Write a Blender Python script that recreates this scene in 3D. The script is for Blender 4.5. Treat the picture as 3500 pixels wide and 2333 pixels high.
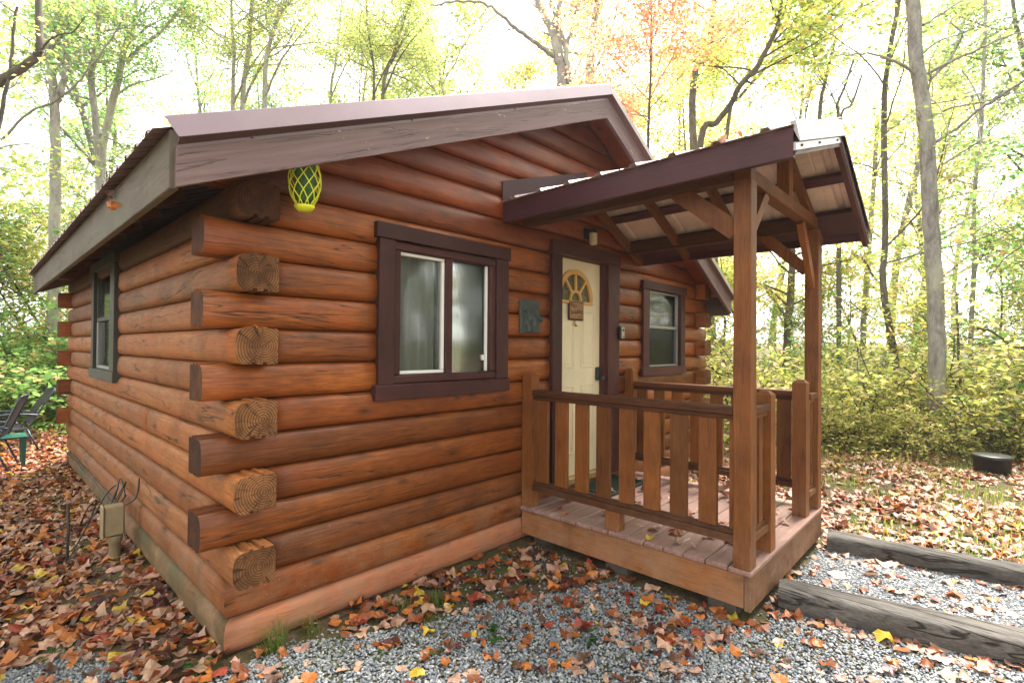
import bpy, bmesh, math, random
import numpy as np
from mathutils import Vector, Matrix, noise as mnoise

random.seed(7)
rng = np.random.default_rng(7)
for o in list(bpy.data.objects):
    bpy.data.objects.remove(o)
SC = bpy.context.scene
COL = SC.collection
PI = math.pi

# ------------------------------------------------------------------ camera
CAM = np.array([-0.9546, -2.9657, 1.6644])
CF = np.array([0.72881257, 0.6846312, 0.01059961])
CR = np.array([0.68459266, -0.72888742, 0.00748451])
CU = np.array([-0.01285005, -0.00180161, 0.99991581])
FPX = 1740.454
cam = bpy.data.cameras.new('camera')
cam.sensor_width = 36.0
cam.lens = FPX / 3500 * 36
cam.clip_start = 0.05
cam.clip_end = 600
camo = bpy.data.objects.new('camera', cam)
COL.objects.link(camo)
m = Matrix.Identity(4)
for i in range(3):
    m[i][0] = CR[i]; m[i][1] = CU[i]; m[i][2] = -CF[i]; m[i][3] = CAM[i]
camo.matrix_world = m
SC.camera = camo

# ------------------------------------------------------------------ sky, sun, exposure
SUN_EL, SUN_AZ = math.radians(60), math.radians(5)      # azimuth measured from +X towards +Y
w = bpy.data.worlds.new('World'); SC.world = w; w.use_nodes = True
nt = w.node_tree; nt.nodes.clear()
sky = nt.nodes.new('ShaderNodeTexSky'); sky.sky_type = 'NISHITA'; sky.sun_disc = False
sky.sun_elevation = SUN_EL; sky.sun_rotation = PI / 2 - SUN_AZ
sky.air_density = 1.0; sky.dust_density = 1.5; sky.ozone_density = 1.0
hs = nt.nodes.new('ShaderNodeHueSaturation'); hs.inputs['Saturation'].default_value = 0.12   # thin overcast
bg = nt.nodes.new('ShaderNodeBackground'); bg.inputs[1].default_value = 0.15
wo = nt.nodes.new('ShaderNodeOutputWorld')
nt.links.new(sky.outputs[0], hs.inputs['Color']); nt.links.new(hs.outputs[0], bg.inputs[0]); nt.links.new(bg.outputs[0], wo.inputs[0])
sd = bpy.data.lights.new('sun', 'SUN'); sd.energy = 4.2; sd.angle = math.radians(25); sd.color = (1, .95, .87)
so = bpy.data.objects.new('sun', sd); COL.objects.link(so)
sv = Vector((math.cos(SUN_EL) * math.cos(SUN_AZ), math.cos(SUN_EL) * math.sin(SUN_AZ), math.sin(SUN_EL)))
so.rotation_euler = sv.to_track_quat('Z', 'Y').to_euler(); so.location = sv * 40
SC.view_settings.view_transform = 'Standard'; SC.view_settings.look = 'None'
SC.view_settings.exposure = 2.38; SC.view_settings.gamma = 1.0
SC.view_settings.use_curve_mapping = False
SC.render.engine = 'CYCLES'
SC.cycles.max_bounces = 8; SC.cycles.volume_bounces = 1; SC.cycles.volume_step_rate = 10; SC.cycles.transparent_max_bounces = 12
SC.cycles.diffuse_bounces = 4; SC.cycles.glossy_bounces = 3; SC.cycles.transmission_bounces = 4
SC.cycles.use_denoising = True
SC.cycles.sample_clamp_indirect = 6

def at(u, depth, z=0.0):
    """ground point seen at photograph column u, depth metres in front of the camera"""
    f = CF[:2] / np.linalg.norm(CF[:2]); r = CR[:2] / np.linalg.norm(CR[:2])
    p = CAM[:2] + depth * (f + r * (u - 1750) / FPX)
    return np.array([p[0], p[1], z])

def atv(u, v, depth):
    p = CAM + depth * (CF + CR * (u - 1750) / FPX - CU * (v - 1166.5) / FPX)
    return np.array(p)

def project(P):
    d = P - CAM
    z = d @ CF
    z = np.where(np.abs(z) < 1e-6, 1e-6, z)
    return 1750 + FPX * (d @ CR) / z, 1166.5 - FPX * (d @ CU) / z, z

# ------------------------------------------------------------------ materials
MATS = {}
class NT:
    def __init__(s, name):
        s.m = bpy.data.materials.new(name); s.m.use_nodes = True
        s.t = s.m.node_tree; s.t.nodes.clear()
        s.out = s.n('ShaderNodeOutputMaterial')
        MATS[name] = s.m
    def n(s, typ, **k):
        nd = s.t.nodes.new(typ)
        for a, b in k.items():
            if a.startswith('i_'): nd.inputs[int(a[2:]) if a[2:].isdigit() else a[2:].replace('_', ' ')].default_value = b
            else: setattr(nd, a, b)
        return nd
    def l(s, a, b): s.t.links.new(a, b)
    def math(s, op, a, b=None, clamp=False):
        nd = s.n('ShaderNodeMath', operation=op); nd.use_clamp = clamp
        for i, x in enumerate((a, b)):
            if x is None: continue
            if isinstance(x, (int, float)): nd.inputs[i].default_value = x
            else: s.l(x, nd.inputs[i])
        return nd.outputs[0]
    def mix(s, fac, a, b, typ='MIX'):
        nd = s.n('ShaderNodeMix', data_type='RGBA', blend_type=typ)
        for i, x in ((0, fac), (6, a), (7, b)):
            if isinstance(x, (int, float)): nd.inputs[i].default_value = x
            elif isinstance(x, tuple): nd.inputs[i].default_value = x if len(x) == 4 else (*x, 1)
            else: s.l(x, nd.inputs[i])
        return nd.outputs[2]
    def ramp(s, fac, stops, interp='LINEAR'):
        nd = s.n('ShaderNodeValToRGB'); nd.color_ramp.interpolation = interp
        el = nd.color_ramp.elements
        while len(el) < len(stops): el.new(0.5)
        for e, (p, c) in zip(el, stops):
            e.position = p; e.color = c if len(c) == 4 else (*c, 1)
        s.l(fac, nd.inputs[0]); return nd.outputs[0]
    def noise(s, vec, scale, detail=4, rough=.55, dist=0.0):
        nd = s.n('ShaderNodeTexNoise'); nd.inputs['Scale'].default_value = scale
        nd.inputs['Detail'].default_value = detail; nd.inputs['Roughness'].default_value = rough
        nd.inputs['Distortion'].default_value = dist
        s.l(vec, nd.inputs['Vector']); return nd.outputs['Fac']
    def coord(s, scale=(1, 1, 1), rnd=True, src='Object'):
        tc = s.n('ShaderNodeTexCoord'); mp = s.n('ShaderNodeMapping'); mp.inputs['Scale'].default_value = scale
        v = tc.outputs[src]
        if rnd:
            oi = s.n('ShaderNodeObjectInfo'); mu = s.n('ShaderNodeVectorMath', operation='MULTIPLY_ADD')
            cb = s.n('ShaderNodeCombineXYZ')
            for i in range(3): s.l(oi.outputs['Random'], cb.inputs[i])
            mu.inputs[1].default_value = (37, 53, 71); s.l(cb.outputs[0], mu.inputs[0]); s.l(v, mu.inputs[2]); v = mu.outputs[0]
        s.l(v, mp.inputs['Vector']); return mp.outputs[0]
    def bsdf(s, color, rough=.5, spec=.5, bump=None, bstr=.3, bdist=.01, metal=0, coat=0, coat_r=.3, sheen=0):
        b = s.n('ShaderNodeBsdfPrincipled')
        if isinstance(color, tuple): b.inputs['Base Color'].default_value = (*color[:3], 1)
        else: s.l(color, b.inputs['Base Color'])
        if isinstance(rough, (int, float)): b.inputs['Roughness'].default_value = rough
        else: s.l(rough, b.inputs['Roughness'])
        b.inputs['Specular IOR Level'].default_value = spec; b.inputs['Metallic'].default_value = metal
        b.inputs['Coat Weight'].default_value = coat; b.inputs['Coat Roughness'].default_value = coat_r
        if bump is not None:
            bp = s.n('ShaderNodeBump'); bp.inputs['Strength'].default_value = bstr; bp.inputs['Distance'].default_value = bdist
            s.l(bump, bp.inputs['Height']); s.l(bp.outputs[0], b.inputs['Normal'])
        s.l(b.outputs[0], s.out.inputs[0]); return b

def wood(name, light, dark, red=None, axis='x', rough=.5, spec=.5, crack=1.0, knots=1.0, blotch=None, coat=0.0, bstr=.35, scale=1.0, mould=None, cw=95.0):
    s = NT(name)
    ax = {'x': 0, 'y': 1, 'z': 2}[axis]
    def sc(along, across):
        v = [across * scale] * 3; v[ax] = along * scale; return tuple(v)
    grain = s.noise(s.coord(sc(3.2, 46)), 1.0, 8, .68, .8)
    fine = s.noise(s.coord(sc(9, 190)), 1.0, 3, .65)
    big = s.noise(s.coord(sc(1.1, 3.4)), 1.0, 5, .65, .9)
    c = s.ramp(grain, [(.36, dark), (.60, light)])
    if red is not None:
        c = s.mix(s.ramp(big, [(.42, (0, 0, 0)), (.62, (1, 1, 1))]), c, red)
    b2 = s.noise(s.coord((3.1 * scale, 3.1 * scale, 3.1 * scale)), 1.0, 5, .65)
    c = s.mix(s.ramp(b2, [(.34, (.6, .6, .6)), (.54, (0, 0, 0))]), c, tuple(x * .5 for x in dark[:3]))
    c = s.mix(.30, c, s.ramp(fine, [(.3, tuple(x * .45 for x in dark)), (.7, tuple(min(1, x * 1.45) for x in light))]))
    oi = s.n('ShaderNodeObjectInfo')
    vary = s.n('ShaderNodeHueSaturation'); s.l(c, vary.inputs['Color'])
    s.l(s.math('MULTIPLY_ADD', oi.outputs['Random'], .42) if False else s.math('ADD', s.math('MULTIPLY', oi.outputs['Random'], .65), .66), vary.inputs['Value'])
    c = vary.outputs[0]
    h = s.math('ADD', s.math('MULTIPLY', grain, .55), s.math('MULTIPLY', fine, .30))
    if crack:
        cn = s.noise(s.coord(sc(.55, 7.5)), 1.0, 3, .55, .3)
        line = s.math('SUBTRACT', 1.0, s.math('MULTIPLY', s.math('ABSOLUTE', s.math('SUBTRACT', cn, .5)), cw), clamp=True)
        msk = s.ramp(s.noise(s.coord(sc(.9, 3.0)), 1.0, 2, .5), [(.43, (0, 0, 0)), (.50, (1, 1, 1))])
        line = s.math('MULTIPLY', s.math('MULTIPLY', line, msk), crack, clamp=True)
        c = s.mix(s.math('MULTIPLY', line, .92), c, (.012, .005, .003))
        h = s.math('SUBTRACT', h, s.math('MULTIPLY', line, 1.6))
    if knots:
        vo = s.n('ShaderNodeTexVoronoi'); vo.inputs['Scale'].default_value = 1.0
        s.l(s.coord(sc(2.3, 6.0)), vo.inputs['Vector'])
        kd = s.math('ADD', vo.outputs['Distance'], s.math('MULTIPLY', grain, .05))
        kn = s.ramp(kd, [(.07, (1, 1, 1)), (.15, (.35, .35, .35)), (.27, (0, 0, 0))])
        c = s.mix(s.math('MULTIPLY', kn, .92 * knots), c, tuple(x * .16 for x in light[:3]))
    if name.startswith(('stained_log_front', 'faded', 'weathered_log', 'mildewed', 'porch')):
        gp = s.n('ShaderNodeNewGeometry'); sp_ = s.n('ShaderNodeSeparateXYZ'); s.l(gp.outputs['Position'], sp_.inputs[0])
        dn = s.noise(gp.outputs['Position'], 4.5, 7, .7)
        low = s.math('MULTIPLY', s.ramp(sp_.outputs[2], [(.0, (1, 1, 1)), (.62, (0, 0, 0))]), s.ramp(dn, [(.40, (0, 0, 0)), (.62, (.75, .75, .75))]))
        c = s.mix(low, c, (.30, .17, .10))
        spk = s.noise(gp.outputs['Position'], 95, 2, .5)
        c = s.mix(s.math('MULTIPLY', s.ramp(spk, [(.70, (0, 0, 0)), (.73, (.7, .7, .7))]), s.ramp(sp_.outputs[2], [(.1, (1, 1, 1)), (.9, (0, 0, 0))])), c, (.42, .33, .25))
    if mould is not None:
        mo = s.noise(s.coord((2.4, 2.4, 4)), 1.0, 7, .7)
        c = s.mix(s.ramp(mo, [(.44, (0, 0, 0)), (.60, (.85, .85, .85))]), c, mould)
    s.bsdf(c, s.math('ADD', s.math('MULTIPLY', big, .30), rough - .12), spec, h, bstr, .006, coat=coat, coat_r=.35)
    return s.m

WF = wood('stained_log_front', (.31, .088, .015), (.085, .020, .004), (.175, .036, .006), 'x', .38, .36, coat=0.0)
WG = wood('stained_log_gable', (.27, .060, .011), (.085, .016, .004), (.16, .026, .005), 'x', .36, .5, crack=.5)
WSX = wood('faded_skirt_log', (.44, .165, .075), (.26, .080, .034), (.38, .115, .055), 'x', .58, .4, crack=.6, knots=.3)
WL = wood('weathered_log_side', (.31, .115, .028), (.125, .040, .010), (.27, .075, .020), 'x', .62, .3)
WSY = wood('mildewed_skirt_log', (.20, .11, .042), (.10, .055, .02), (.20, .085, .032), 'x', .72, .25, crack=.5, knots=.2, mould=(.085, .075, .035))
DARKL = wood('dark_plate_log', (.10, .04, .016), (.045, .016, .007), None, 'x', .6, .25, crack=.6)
WP = wood('porch_post_wood', (.225, .076, .014), (.090, .026, .006), (.155, .045, .009), 'z', .5, .28, crack=.35, knots=.6)
WRX = wood('porch_beam_wood_x', (.165, .058, .012), (.062, .019, .005), (.115, .034, .008), 'x', .6, .25, crack=.35, knots=.5)
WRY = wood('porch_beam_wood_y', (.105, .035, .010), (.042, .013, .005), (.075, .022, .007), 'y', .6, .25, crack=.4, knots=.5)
WRIM = wood('porch_rim_wood', (.26, .105, .034), (.14, .050, .016), (.23, .085, .030), 'y', .65, .3, crack=.3, knots=.5)
WRIMX = wood('porch_front_rim_wood', (.24, .11, .050), (.13, .055, .025), (.22, .09, .045), 'x', .65, .3, crack=.3, knots=.5)
TRIM = wood('purple_brown_trim', (.078, .026, .022), (.045, .015, .013), (.062, .020, .018), 'z', .5, .22, crack=.15, knots=0, bstr=.15)
TRIMX = wood('purple_brown_trim_horizontal', (.078, .026, .022), (.045, .015, .013), (.062, .020, .018), 'x', .5, .22, crack=.15, knots=0, bstr=.15)
TRIMY = wood('plum_painted_board', (.078, .020, .026), (.040, .010, .014), (.060, .015, .020), 'y', .42, .3, crack=.25, knots=0, bstr=.4)
EAVE = wood('weathered_eave_board', (.120, .090, .074), (.065, .048, .038), (.095, .072, .056), 'y', .7, .3, crack=.6, knots=.3, mould=(.10, .092, .064))

def fascia_mat(name, ang):
    s = NT(name)
    def cd(sc):
        v = s.coord((1, 1, 1)); m1 = s.n('ShaderNodeMapping'); m1.inputs['Rotation'].default_value = (0, math.radians(ang), 0); s.l(v, m1.inputs['Vector'])
        m2 = s.n('ShaderNodeMapping'); m2.inputs['Scale'].default_value = sc; s.l(m1.outputs[0], m2.inputs['Vector']); return m2.outputs[0]
    gr = s.noise(cd((1.3, 20, 34)), 1, 7, .7, .35)
    c = s.ramp(gr, [(.3, (.120, .066, .064)), (.65, (.180, .112, .110))])
    chip = s.noise(cd((5, 9, 16)), 1, 6, .75, .4)
    k = s.ramp(chip, [(.655, (0, 0, 0)), (.67, (1, 1, 1))])
    c = s.mix(k, c, (.40, .36, .30))
    ck = s.noise(cd((.8, 9, 17)), 1, 4, .6, .3)
    line = s.math('SUBTRACT', 1.0, s.math('MULTIPLY', s.math('ABSOLUTE', s.math('SUBTRACT', ck, .5)), 60.0), clamp=True)
    c = s.mix(s.math('MULTIPLY', line, .55), c, (.04, .024, .022))
    h = s.math('SUBTRACT', s.math('MULTIPLY', gr, .9), s.math('MULTIPLY', line, 1.1))
    s.bsdf(c, .55, .45, h, .55, .008)
    return s.m
FASC = fascia_mat('peeling_rake_board', 22.9); FASCR = fascia_mat('peeling_rake_board_right', -27.9)

def deck_mat():
    s = NT('worn_red_deck_paint')
    gr = s.noise(s.coord((1.8, 40, 40)), 1, 6, .65, .3)
    c = s.ramp(gr, [(.3, (.17, .09, .068)), (.65, (.30, .17, .138))])
    wear = s.noise(s.coord((2.2, 7, 7)), 1, 8, .72)
    c = s.mix(s.ramp(wear, [(.52, (0, 0, 0)), (.66, (.8, .8, .8))]), c, (.38, .26, .20))
    w2 = s.noise(s.coord((3, 12, 12)), 1, 7, .8)
    c = s.mix(s.ramp(w2, [(.63, (0, 0, 0)), (.66, (1, 1, 1))]), c, (.48, .45, .42))
    s.bsdf(c, .55, .4, gr, .35, .004)
    return s.m
DECK = deck_mat()

def endgrain(name, light, dark, cx=0.0, cz=0.0):
    s = NT(name)
    tc = s.n('ShaderNodeTexCoord'); oi = s.n('ShaderNodeObjectInfo')
    nz = s.n('ShaderNodeTexNoise'); nz.inputs['Scale'].default_value = 9; nz.inputs['Detail'].default_value = 3
    s.l(s.coord((1, 1, 1)), nz.inputs['Vector'])
    va = s.n('ShaderNodeVectorMath', operation='MULTIPLY_ADD'); va.inputs[1].default_value = (.02, .02, .02)
    s.l(nz.outputs['Color'], va.inputs[0]); s.l(tc.outputs['Object'], va.inputs[2])
    # local log axis is X; rings lie in the local YZ plane
    sp = s.n('ShaderNodeSeparateXYZ'); s.l(va.outputs[0], sp.inputs[0])
    y = s.math('ADD', sp.outputs[1], s.math('MULTIPLY', s.math('SUBTRACT', oi.outputs['Random'], .5), .07))
    z = s.math('ADD', sp.outputs[2], -.012)
    r = s.math('SQRT', s.math('ADD', s.math('MULTIPLY', y, y), s.math('MULTIPLY', z, z)))
    rings = s.math('SINE', s.math('MULTIPLY', r, 470.0))
    c = s.ramp(s.math('ADD', s.math('MULTIPLY', rings, .5), .5), [(.25, dark), (.75, light)])
    st = s.noise(s.coord((7, 7, 7)), 1, 5, .7)
    c = s.mix(s.ramp(st, [(.4, (.75, .75, .75)), (.62, (0, 0, 0))]), c, tuple(x * .42 for x in dark[:3]))
    ang = s.math('ARCTAN2', y, z)
    cb = s.n('ShaderNodeCombineXYZ'); s.l(s.math('MULTIPLY', ang, 1.5), cb.inputs[0]); s.l(s.math('MULTIPLY', oi.outputs['Random'], 60), cb.inputs[1])
    s.l(s.math('MULTIPLY', r, 3.0), cb.inputs[2])
    cn = s.noise(cb.outputs[0], 1.0, 2, .5)
    line = s.math('SUBTRACT', 1.0, s.math('MULTIPLY', s.math('ABSOLUTE', s.math('SUBTRACT', cn, .5)), 75.0), clamp=True)
    c = s.mix(s.math('MULTIPLY', line, .85), c, (.02, .008, .004))
    vary = s.n('ShaderNodeHueSaturation'); s.l(c, vary.inputs['Color'])
    s.l(s.math('ADD', s.math('MULTIPLY', oi.outputs['Random'], .5), .7), vary.inputs['Value'])
    s.bsdf(vary.outputs[0], .8, .2, s.math('SUBTRACT', s.math('MULTIPLY', rings, .3), s.math('MULTIPLY', line, 2.0)), .5, .003)
    return s.m
ENDG = endgrain('log_end_grain', (.25, .115, .046), (.125, .050, .019))
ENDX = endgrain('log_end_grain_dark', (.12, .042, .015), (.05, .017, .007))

def simple(name, col, rough=.5, spec=.5, metal=0, nscale=0, namp=.3, coat=0, bstr=.1):
    s = NT(name)
    if nscale:
        nz = s.noise(s.coord((1, 1, 1)), nscale, 6, .65)
        c = s.ramp(nz, [(.3, tuple(x * (1 - namp) for x in col)), (.7, tuple(min(1, x * (1 + namp)) for x in col))])
        s.bsdf(c, rough, spec, nz, bstr, .004, metal, coat)
    else:
        s.bsdf(col, rough, spec, metal=metal, coat=coat)
    return s.m
CAPM = simple('mauve_metal_trim', (.165, .112, .130), .30, .6, .25, 2.2, .12, bstr=.03)
CAPD = simple('brown_metal_return', (.10, .055, .05), .35, .5, .2, 60, .35)
SILV = simple('bare_metal_trim', (.27, .235, .22), .28, .5, .75, 5, .12, bstr=.04)
def sheet_mat():
    s = NT('roof_sheet_underside')
    n1 = s.noise(s.coord((5, 1.2, 5)), 1, 5, .7); n2 = s.noise(s.coord((30, 30, 30)), 1, 4, .7)
    c = s.ramp(n1, [(.3, (.55, .42, .37)), (.7, (.80, .68, .62))])
    c = s.mix(s.ramp(n2, [(.6, (0, 0, 0)), (.75, (.5, .5, .5))]), c, (.2, .1, .08))
    s.bsdf(c, .4, .5, n2, .05, .002, .15)
    return s.m
SHEET = sheet_mat()
ROOFT = simple('roof_sheet_top', (.20, .13, .13), .35, .5, .3, 3, .2)
DOORM = simple('cream_door_paint', (.76, .65, .43), .38, .5, 0, 4, .08)
AMBER = simple('amber_fanlight_frame', (.62, .33, .07), .4, .5, 0, 20, .12)
BLACK = simple('black_plastic', (.012, .012, .012), .4, .5)
WHITEV = simple('white_vinyl_sash', (.70, .68, .64), .4, .5, 0, 8, .06)
BRASS = simple('brass', (.55, .33, .16), .3, .5, .9)
GREENP = simple('verdigris_plaque', (.045, .056, .048), .6, .4, 0, 30, .4, bstr=.3)
MAT = simple('dark_green_doormat', (.022, .035, .028), .85, .2, 0, 140, .4, bstr=.5)
YELNET = simple('yellow_green_plastic', (.62, .66, .03), .45, .5)
SEED = simple('green_seed_core', (.05, .13, .05), .8, .3, 0, 90, .6, bstr=.6)
UTIL = simple('beige_utility_box', (.27, .205, .115), .6, .35, 0, 6, .25)
PVC = simple('green_plastic', (.006, .085, .060), .4, .5)
CHAIRF = simple('dark_chair_frame', (.035, .045, .07), .35, .5, .3)
SLING = simple('black_sling_fabric', (.022, .018, .022), .8, .3, 0, 200, .4)
STEEL = simple('rusty_rod', (.07, .055, .045), .7, .3, .3, 40, .4)
KEYB = simple('key_box_face', (.42, .40, .33), .45, .4, 0, 20, .1)
def lampglass():
    s = NT('ribbed_lamp_glass')
    s.bsdf((.62, .52, .38), .18, .6); return s.m
LAMPG = lampglass()
SIGNB = simple('tan_sign_face', (.34, .18, .08), .6, .3, 0, 24, .35)
DARKW = simple('black_sign_wood', (.02, .013, .012), .5, .4)

def glass(name, tint=(.9, .95, .92)):
    s = NT(name)
    lw = s.n('ShaderNodeFresnel'); lw.inputs['IOR'].default_value = 1.52
    g = s.n('ShaderNodeBsdfGlossy'); g.inputs['Roughness'].default_value = 0.07; g.inputs['Color'].default_value = (1, 1, 1, 1)
    t = s.n('ShaderNodeBsdfTransparent'); t.inputs['Color'].default_value = (*tint, 1)
    nz = s.noise(s.coord((1, 1, 1)), 1.6, 2, .5); bp = s.n('ShaderNodeBump'); bp.inputs['Strength'].default_value = .05; bp.inputs['Distance'].default_value = .02
    s.l(nz, bp.inputs['Height']); s.l(bp.outputs[0], g.inputs['Normal'])
    mx = s.n('ShaderNodeMixShader'); s.l(s.math('MULTIPLY', lw.outputs[0], 1.25, clamp=True), mx.inputs[0]); s.l(t.outputs[0], mx.inputs[1]); s.l(g.outputs[0], mx.inputs[2])
    s.l(mx.outputs[0], s.out.inputs[0]); return s.m
GLASS = glass('window_glass', (.95, .97, .95))
def screen_mat():
    s = NT('insect_screen')
    d = s.n('ShaderNodeBsdfDiffuse'); d.inputs['Color'].default_value = (.035, .038, .036, 1)
    t = s.n('ShaderNodeBsdfTransparent'); mx = s.n('ShaderNodeMixShader'); mx.inputs[0].default_value = .36
    s.l(t.outputs[0], mx.inputs[1]); s.l(d.outputs[0], mx.inputs[2]); s.l(mx.outputs[0], s.out.inputs[0]); return s.m
SCREEN = screen_mat()
def curtain_mat():
    s = NT('grey_curtain')
    n1 = s.noise(s.coord((90, 90, 20)), 1, 3, .6)
    c = s.ramp(n1, [(.3, (.66, .64, .62)), (.7, (.80, .78, .76))])
    d = s.n('ShaderNodeBsdfDiffuse'); t = s.n('ShaderNodeBsdfTranslucent'); mx = s.n('ShaderNodeMixShader'); mx.inputs[0].default_value = .3
    s.l(c, d.inputs[0]); s.l(c, t.inputs[0]); s.l(d.outputs[0], mx.inputs[1]); s.l(t.outputs[0], mx.inputs[2]); s.l(mx.outputs[0], s.out.inputs[0]); return s.m
CURT = curtain_mat()
ROOMW = simple('room_wall', (.30, .17, .08), .7, .3, 0, 3, .2)

def leaf_mat(name, trans=.45, rough=.5, spec=.35, mul=1.0):
    s = NT(name)
    at_ = s.n('ShaderNodeAttribute'); at_.attribute_name = 'Col'
    c = at_.outputs['Color']
    if mul != 1.0:
        c = s.mix(1.0, c, (mul, mul, mul), 'MULTIPLY')
    b = s.n('ShaderNodeBsdfPrincipled'); s.l(c, b.inputs['Base Color']); b.inputs['Roughness'].default_value = rough
    b.inputs['Specular IOR Level'].default_value = spec
    t = s.n('ShaderNodeBsdfTranslucent'); s.l(c, t.inputs[0])
    mx = s.n('ShaderNodeMixShader'); mx.inputs[0].default_value = trans
    s.l(b.outputs[0], mx.inputs[1]); s.l(t.outputs[0], mx.inputs[2]); s.l(mx.outputs[0], s.out.inputs[0]); return s.m
LEAFT = leaf_mat('tree_leaf', .65, .45, .4)
def litter_mat():
    s = NT('fallen_leaf_surface')
    at_ = s.n('ShaderNodeAttribute'); at_.attribute_name = 'Col'
    nz = s.noise(s.coord((1, 1, 1), rnd=False), 45, 4, .7)
    c = s.mix(s.ramp(nz, [(.45, (0, 0, 0)), (.66, (.75, .75, .75))]), at_.outputs['Color'], s.mix(.5, at_.outputs['Color'], (.10, .03, .01)))
    b = s.n('ShaderNodeBsdfPrincipled'); s.l(c, b.inputs['Base Color']); b.inputs['Roughness'].default_value = .42
    b.inputs['Specular IOR Level'].default_value = .45
    bp = s.n('ShaderNodeBump'); bp.inputs['Strength'].default_value = .35; bp.inputs['Distance'].default_value = .004; s.l(nz, bp.inputs['Height']); s.l(bp.outputs[0], b.inputs['Normal'])
    t = s.n('ShaderNodeBsdfTranslucent'); s.l(c, t.inputs[0])
    mx = s.n('ShaderNodeMixShader'); mx.inputs[0].default_value = .15
    s.l(b.outputs[0], mx.inputs[1]); s.l(t.outputs[0], mx.inputs[2]); s.l(mx.outputs[0], s.out.inputs[0]); return s.m
LITTER = litter_mat()
def pebble_mat():
    s = NT('gravel_stone')
    at_ = s.n('ShaderNodeAttribute'); at_.attribute_name = 'Col'
    nz = s.noise(s.coord((1, 1, 1), rnd=False), 160, 4, .7)
    c = s.mix(s.ramp(nz, [(.35, (.35, .35, .35)), (.7, (0, 0, 0))]), at_.outputs['Color'], (.10, .11, .12))
    s.bsdf(c, .55, .4); return s.m
PEB = pebble_mat()

def bark(name, a, b, vs=5.0):
    s = NT(name)
    n1 = s.noise(s.coord((vs * 2.2, vs * 2.2, vs * .7)), 1, 7, .72, .4)
    n2 = s.noise(s.coord((1.2, 1.2, .8)), 1, 4, .6)
    c = s.ramp(n1, [(.35, a), (.65, b)])
    c = s.mix(s.ramp(n2, [(.45, (0, 0, 0)), (.65, (.6, .6, .6))]), c, (b[0] * 1.25, b[1] * 1.3, b[2] * 1.1))
    s.bsdf(c, .85, .2, n1, .9, .03); return s.m
BARKP = bark('pale_grey_bark', (.14, .128, .118), (.36, .34, .315), 6)
BARKD = bark('dark_brown_bark', (.045, .037, .033), (.12, .10, .088), 6)
BARKM = bark('grey_brown_bark', (.055, .046, .040), (.17, .145, .125), 8)

def ground_mat(name, cols, grass=0.0):
    s = NT(name)
    n1 = s.noise(s.coord((1, 1, 1), rnd=False), .9, 6, .7); n2 = s.noise(s.coord((1, 1, 1), rnd=False), 26, 6, .75); n3 = s.noise(s.coord((1, 1, 1), rnd=False), 7, 5, .7)
    c = s.ramp(n2, [(.32, cols[0]), (.5, cols[1]), (.68, cols[2])])
    if grass:
        c = s.mix(s.ramp(n1, [(.42, (0, 0, 0)), (.6, (grass,) * 3)]), c, (.085, .105, .028))
    c = s.mix(s.ramp(n3, [(.4, (0, 0, 0)), (.7, (.6, .6, .6))]), c, cols[0])
    s.bsdf(c, .9, .2, n2, .9, .03); return s.m
GROUND = ground_mat('forest_soil', ((.05, .034, .02), (.14, .085, .05), (.24, .16, .10)), .7)
GRAVB = ground_mat('gravel_bed', ((.05, .05, .052), (.13, .13, .135), (.25, .25, .26)))
TIMB = wood('weathered_landscape_timber', (.115, .103, .092), (.015, .013, .011), (.042, .035, .030), 'y', .8, .25, crack=1.0, knots=.6, bstr=1.0, scale=1.0, cw=45.0)

# ------------------------------------------------------------------ mesh helpers
ORG = {}
def link(o, parent=None):
    COL.objects.link(o)
    if parent is not None: o.parent = parent
    return o

def mk(name, V, F, mats, parent=None, origin=None, smooth=False, fmat=None, col=None, rot=None):
    """V: (n,3) world coordinates; F: (m,k) array or list of lists"""
    V = np.asarray(V, dtype=np.float64)
    po = ORG.get(parent.name, np.zeros(3)) if parent is not None else np.zeros(3)
    org = np.asarray(origin if origin is not None else (po if parent is not None else np.zeros(3)), float)
    L = V - org
    if rot is not None:                       # rot: object's rotation about z; coordinates go to the local frame
        c, s_ = math.cos(-rot), math.sin(-rot)
        L = np.stack([L[:, 0] * c - L[:, 1] * s_, L[:, 0] * s_ + L[:, 1] * c, L[:, 2]], 1)
    me = bpy.data.meshes.new(name)
    if isinstance(F, np.ndarray):
        k = F.shape[1]; n = F.shape[0]
        me.vertices.add(len(L)); me.vertices.foreach_set('co', L.astype(np.float32).ravel())
        me.loops.add(n * k); me.loops.foreach_set('vertex_index', F.astype(np.int32).ravel())
        me.polygons.add(n); me.polygons.foreach_set('loop_start', np.arange(0, n * k, k, dtype=np.int32))
        me.polygons.foreach_set('loop_total', np.full(n, k, dtype=np.int32))
        me.update(calc_edges=True)
    else:
        me.from_pydata([tuple(v) for v in L], [], F); me.update()
    for mt in (mats if isinstance(mats, (list, tuple)) else [mats]): me.materials.append(mt)
    if fmat is not None: me.polygons.foreach_set('material_index', np.asarray(fmat, dtype=np.int32))
    if smooth is True: me.polygons.foreach_set('use_smooth', np.ones(len(me.polygons), dtype=bool))
    elif smooth is not False: me.polygons.foreach_set('use_smooth', np.asarray(smooth, dtype=bool))
    if col is not None:
        a = me.color_attributes.new('Col', 'FLOAT_COLOR', 'POINT')
        cc = np.ones((len(L), 4), np.float32); cc[:, :3] = col; a.data.foreach_set('color', cc.ravel())
    o = bpy.data.objects.new(name, me)
    o.location = org - po
    if rot is not None: o.rotation_euler = (0, 0, rot)
    link(o, parent); ORG[o.name] = org
    return o

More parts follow.
